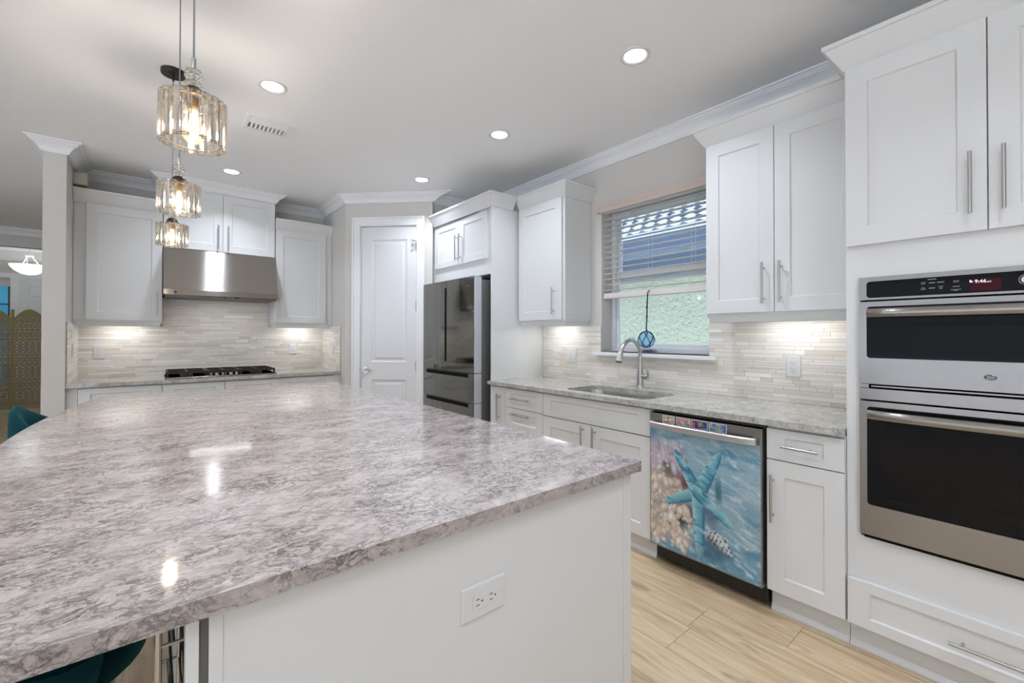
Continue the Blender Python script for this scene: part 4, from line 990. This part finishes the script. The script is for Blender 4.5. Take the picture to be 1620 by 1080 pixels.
# ------------------------------------------------------------------ pendants
def lit_glass():
    m = bpy.data.materials.new('lit_bulb_glass_shell'); m.use_nodes = True; nt = m.node_tree; nt.nodes.remove(nt.nodes['Principled BSDF']); out = [n for n in nt.nodes if n.type == 'OUTPUT_MATERIAL'][0]
    tr = N(m, 'ShaderNodeBsdfTransparent'); tr.inputs[0].default_value = (1, .97, .92, 1); em = N(m, 'ShaderNodeEmission', _Strength=.7); em.inputs[0].default_value = (1, .72, .42, 1)
    ad = N(m, 'ShaderNodeAddShader'); L(m, tr.outputs[0], ad.inputs[0]); L(m, em.outputs[0], ad.inputs[1]); L(m, ad.outputs[0], out.inputs[0]); return m
BULBG = lit_glass()
def pendant(label, x, y):
    t = thing('pendant_lamp', label, 'pendant lamp', (x, y, 0), 0, 'crystal pendant lamps over the island')
    MB().lathe([(0, CEIL-.024), (.054, CEIL-.024), (.0565, CEIL-.020), (.0565, CEIL-.0005), (0, CEIL-.0005)], 36).build('canopy', BRONZE, t, smooth=True)
    MB().tube([(0, 0, CEIL-.024), (0, 0, CEIL-.058)], [.007, .004], 12).build('cord_grip', BRONZE, t, smooth=True)
    MB().tube([(0, 0, CEIL-.03), (0, 0, 2.02)], .0022, 8).build('cord', CORD, t)
    MB().lathe([(0, 2.022), (.0055, 2.022), (.0055, 1.995), (.003, 1.992), (.003, 1.945), (0, 1.945)], 14).build('stem', HANDLE, t, smooth=True)
    b = MB()
    for k in range(7):
        an = 2*PI*k/7
        for z, rr in ((1.986, .013), (1.972, .0155), (1.957, .012)): b.lathe([(0, -.0065), (.005, -.004), (.0065, 0), (.005, .004), (0, .0065)], 8, (rr*math.cos(an+z*90), rr*math.sin(an+z*90), z))
    b.build('crystal_ball', CRYSTAL, t, smooth=True)
    MB().lathe([(.004, 1.948), (.014, 1.946), (.022, 1.938), (.028, 1.922), (.030, 1.915), (.0, 1.915)], 24).build('cap', BRONZE, t, smooth=True)
    RS, ZT, ZB = .068, 1.912, 1.795
    b = MB()
    for z, r in ((ZT-.006, .002), (ZB+.008, .0015)): b.tube([((RS-.009)*math.cos(2*PI*i/48), (RS-.009)*math.sin(2*PI*i/48), z) for i in range(48)], r, 6, closed=True)
    for k in range(3): an = 2*PI*k/3; b.tube([(.02*math.cos(an), .02*math.sin(an), 1.916), ((RS-.009)*math.cos(an), (RS-.009)*math.sin(an), ZT-.006)], .0018, 6)
    b.build('shade_frame', BRASS, t, smooth=True)
    nk = 20
    for k in range(nk):
        an = 2*PI*k/nk; ca, sa = math.cos(an), math.sin(an); hw, hd2 = .0098, .0055
        prof = [(-hw, 0), (-hw+.003, hd2), (hw-.003, hd2), (hw, 0), (hw-.003, -hd2), (-hw+.003, -hd2)]
        b = MB(); b.prism([(RS*ca+p[1]*ca-p[0]*sa, RS*sa+p[1]*sa+p[0]*ca) for p in prof], 'z', ZB, ZT); b.build('crystal_bar', CRYSTAL, t)
    MB().lathe([(0, 1.9145), (.014, 1.9145), (.014, 1.885), (0, 1.885)], 16).build('socket', BRASS, t, smooth=True)
    bu = MB().lathe([(.010, 1.884), (.014, 1.872), (.022, 1.850), (.026, 1.832), (.024, 1.815), (.014, 1.803), (0, 1.800)], 20).build('bulb', BULBG, t, smooth=True)
    b = MB()
    for k in range(4): an = PI/2*k; b.tube([(.004*math.cos(an), .004*math.sin(an), 1.875), (.010*math.cos(an), .010*math.sin(an), 1.842), (.004*math.cos(an), .004*math.sin(an), 1.815)], .0022, 6)
    b.build('filament', EMIT_BULB, bu)
    l = bpy.data.lights.new('bulb_light', 'POINT'); l.energy = BULB_W; l.color = (1, .87, .70); l.shadow_soft_size = .016; lo = bpy.data.objects.new('bulb_light', l); C.objects.link(lo); lo.location = (0, 0, 1.838); lo.parent = t
    return t
p = pendant('nearest of the three crystal pendant lamps over the island', .078, 1.405)
pendant('middle of the three crystal pendant lamps over the island', .078, 2.235)
pendant('farthest of the three crystal pendant lamps, nearest the cabinets by the hood', .078, 3.06)

# ------------------------------------------------------------------ sill decorations
fl_ = thing('glass_float', 'blue glass float in rope netting hanging in the sink window', 'ornament', (2.842, 1.875, 1.27), 0)
BR_ = .060
b = MB(); b.lathe([(0, -BR_)]+[(BR_*math.sin(PI*i/16), -BR_*math.cos(PI*i/16)) for i in range(1, 16)]+[(0, BR_)], 24); b.build('glass_ball', BALLGL, fl_, smooth=True)
b = MB(); n = 6
for s in (1, -1):
    for k in range(n):
        pth = []
        for i in range(15):
            f = i/14; th = PI*(.03+.94*f); an = 2*PI*k/n+s*f*2*PI/n*1.5; pth.append(((BR_+.002)*math.sin(th)*math.cos(an), (BR_+.002)*math.sin(th)*math.sin(an), (BR_+.002)*math.cos(th)))
        b.tube(pth, .002, 6)
b.build('netting', ROPE, fl_, smooth=True)
b = MB(); pth = [(0, 0, .058), (0, -.001, .10), (0, -.006, .16), (0, -.007, .22), (0, -.010, .30), (0, -.012, .345)]; b.tube(pth, .0045, 8)
for z in (.065, .17, .24): b.lathe([(0, -.008), (.006, -.005), (.0075, 0), (.006, .005), (0, .008)], 10, (0, -.003, z))
b.build('rope', ROPE, fl_, smooth=True)
b = MB(); b.tube([(0, -.012, .345), (.002, -.014, .358), (.012, -.014, .366), (.020, -.013, .364)], .004, 8); b.build('hook', mat('copper_hook', (.35, .12, .08), .4, .6), fl_, smooth=True)
gd = thing('glass_dish', 'small cut glass dish on the window sill under the blue float', 'dish', (2.88, 1.878, WZ0+.0005), 0)
b = MB(); b.box(-.03, .03, -.055, .055, 0, .008)
b.build('base', CLEARGL, gd, bevel=.002)
b = MB(); rg = random.Random(2)
for k in range(14):
    x, y = (-.024+.048*(k % 2), -.048+.016*(k//2)); s = .010
    b.add([(x-s, y-s, .009), (x+s, y-s, .009), (x+s, y+s, .009), (x-s, y+s, .009), (x+rg.uniform(-.004, .004), y+rg.uniform(-.004, .004), .034+rg.uniform(0, .010))], [(0, 3, 2, 1), (0, 1, 4), (1, 2, 4), (2, 3, 4), (3, 0, 4)])
b.build('facets', CLEARGL, gd)

# ------------------------------------------------------------------ counter stools
def make_stool(label):
    t = thing('counter_stool', label, 'stool', (0, 0, 0), 0, 'teal velvet stools at the island')
    # shell that wraps around the back (-x) and falls to arms at the front (+x)
    b = MB(); n = 40; vs = []; fs = []; A = R(128); sec = 14
    for i in range(n+1):
        th = -A+2*A*i/n; f = abs(th)/A; top = .965-.31*(f**1.25)
        top = max(top, .70)
        dx, dy = -math.cos(th), math.sin(th); ro, ri = .275, .225
        prof = [(ri, .66), (ri, .66+(top-.66)*.35), (ri+.002, .66+(top-.66)*.7), (ri+.006, top-.03), (ri+.014, top-.008), ((ri+ro)/2, top), (ro-.012, top-.008), (ro-.003, top-.03), (ro, .66+(top-.66)*.6), (ro-.005, .66), (ro-.03, .59), (ro-.07, .565), (ri-.02, .565), (ri-.01, .60)]
        for r, z in prof: vs.append((dx*r*.95, dy*r, z))
    for i in range(n):
        for j in range(sec): fs.append((i*sec+j, i*sec+(j+1) % sec, (i+1)*sec+(j+1) % sec, (i+1)*sec+j))
    fs += [tuple(range(sec))[::-1], tuple(n*sec+j for j in range(sec))]; b.add(vs, fs); o = b.build('backrest', TEAL, t, smooth=True)
    b = MB(); b.lathe([(0, .565), (.19, .565), (.212, .575), (.218, .60), (.218, .640), (.205, .662), (.17, .672), (0, .676)], 36, (.012, 0, 0)); b.build('seat', TEAL, t, smooth=True)
    for sx in (-1, 1):
        for sy in (-1, 1):
            b = MB(); b.tube([(sx*.06, sy*.06, .560), (sx*.10, sy*.10, .545), (sx*.135, sy*.135, .48), (sx*.165, sy*.165, .25), (sx*.195, sy*.195, .0)], [.016, .018, .016, .0135, .010], 12); b.build('leg', BRASS, t, smooth=True)
    b = MB(); b.tube([(.235*math.cos(2*PI*i/40)*.97, .235*math.sin(2*PI*i/40)*.97, .22) for i in range(40)], .008, 8, closed=True); b.build('foot_ring', BRASS, t, smooth=True)
    return t
st = make_stool('teal velvet stool under the near end of the island countertop, brass legs showing'); st.location = (-.230, 1.385, 0)
dup(st, (-.325, 2.235, 0), 0, 'teal velvet stool at the middle of the island\'s curved side')
dup(st, (-.262, 3.10, 0), 0, 'teal velvet stool at the far end of the island, its backrest rising past the countertop')

# slim wire rack standing at the island's back panel
wr = thing('wire_rack', 'slim silver wire rack under the island overhang', 'rack', (.034, .90, 0), 0)
for y in (.0, .30):
    for x in (-.024, .014): MB().tube([(x, y, 0), (x, y, .872)], .0045, 10).build('post', CHROME, wr, smooth=True)
for z in (.15, .30, .45, .60, .70, .80):
    b = MB(); b.tube([(-.024, 0, z), (.014, 0, z)], .0028, 8); b.tube([(-.024, .30, z), (.014, .30, z)], .0028, 8)
    for x in (-.024, -.005, .014): b.tube([(x, 0, z), (x, .30, z)], .0022, 8)
    b.build('shelf', CHROME, wr, smooth=True)

MB().box(.0195, .0305, .002, .30, .002, .87).build('back_panel', mat('added_dark_sheet', (.012, .014, .02), .2), wr)  # dark sheet added to darken the hollow behind the bars

# ------------------------------------------------------------------ foyer: carved screen and bowl lamp
fs_ = thing('folding_screen', 'carved olive wood folding screen standing in the foyer', 'screen', (-1.835, 10.95, 0), 0)
def scr_panel(x_off, rz, wd=.43, ht=1.70):
    e = bpy.data.objects.new('screen_panel', None)
    b = MB(); cur = 0
    b.box(0, .035, -.012, .012, .04, ht+.02); b.box(wd-.035, wd, -.012, .012, .04, ht-.06)
    rails = [.12, .36, .52, .78, .94, 1.20, 1.36, 1.50]
    for z in rails: b.box(.035, wd-.035, -.011, .011, z, z+.035)
    for k in range(9):
        f0, f1 = k/9, (k+1)/9; hh = lambda f: 1.55+.15*math.sin(PI*f)
        x0, x1 = .035+(wd-.07)*f0, .035+(wd-.07)*f1
        b.add([(x0, -.011, hh(f0)), (x1, -.011, hh(f1)), (x1, -.011, hh(f1)+.03), (x0, -.011, hh(f0)+.03), (x0, .011, hh(f0)), (x1, .011, hh(f1)), (x1, .011, hh(f1)+.03), (x0, .011, hh(f0)+.03)], [(0, 1, 2, 3), (7, 6, 5, 4), (0, 4, 5, 1), (3, 2, 6, 7), (1, 5, 6, 2), (0, 3, 7, 4)])
    b.prism([(.035, 1.53)]+[(.035+(wd-.07)*k/12, 1.56+.15*math.sin(PI*k/12)) for k in range(13)]+[(wd-.035, 1.53)], 'y', -.006, .006)
    o = b.build('screen_panel', SCREENW, fs_, loc=(x_off, 0, 0), rot=(0, 0, rz))
    b = MB(); zs = rails+[1.62]
    for i, z in enumerate(rails):
        z0 = z+.035; z1 = zs[i+1] if i+1 < len(rails) else 1.60
        h = z1-z0; nn = 6 if h < .2 else 5
        for k in range(nn):
            cx = .035+(wd-.07)*(k+.5)/nn; hw = (wd-.07)/nn/2
            if h < .2:
                b.box(cx-.008, cx+.008, -.006, .006, z0, z1); b.tube([(cx+hw*.8*math.cos(2*PI*q/10), 0, (z0+z1)/2+h*.42*math.sin(2*PI*q/10)) for q in range(10)], .012, 5, closed=True)
            else:
                for zc in (z0+h*.28, z0+h*.72):
                    b.tube([(cx+hw*.85*math.cos(2*PI*q/10), 0, zc+h*.24*math.sin(2*PI*q/10)) for q in range(10)], .013, 5, closed=True)
                    b.tube([(cx-hw, 0, zc-h*.22), (cx, 0, zc), (cx+hw, 0, zc+h*.22)], .008, 5); b.tube([(cx-hw, 0, zc+h*.22), (cx, 0, zc), (cx+hw, 0, zc-h*.22)], .008, 5)
    b.box(.035, wd-.035, -.003, .003, .04, .12)
    b.build('carved_fretwork', SCREENG, o)
    return o
scr_panel(0.0, R(-6)); scr_panel(-.40, R(14)); 
bw = thing('bowl_lamp', 'lit frosted glass bowl lamp hanging in the foyer', 'lamp', (-1.70, 11.4, 0), 0)
MB().lathe([(0, 2.35), (.10, 2.37), (.19, 2.43), (.235, 2.49), (.25, 2.53), (.243, 2.53), (.225, 2.495), (.18, 2.44), (.09, 2.382), (0, 2.365)], 36).build('bowl', EMIT_BOWL, bw, smooth=True)
b = MB(); b.lathe([(0, 2.685), (.055, 2.685), (.05, 2.70), (.012, 2.71), (.012, 3.099), (0, 3.099)], 20)
for k in range(3): an = 2*PI*k/3+.4; b.tube([(.03*math.cos(an), .03*math.sin(an), 2.69), (.15*math.cos(an), .15*math.sin(an), 2.50), (.205*math.cos(an), .205*math.sin(an), 2.49)], .006, 8)
b.lathe([(0, 2.32), (.012, 2.33), (.018, 2.345), (0, 2.352)], 12)
b.build('stem', PLASTW, bw, smooth=True)
l = bpy.data.lights.new('bowl_light', 'POINT'); l.energy = 70; l.color = (1, .96, .88); l.shadow_soft_size = .04; lo = bpy.data.objects.new('bowl_light', l); C.objects.link(lo); lo.location = (0, 0, 2.475); lo.parent = bw
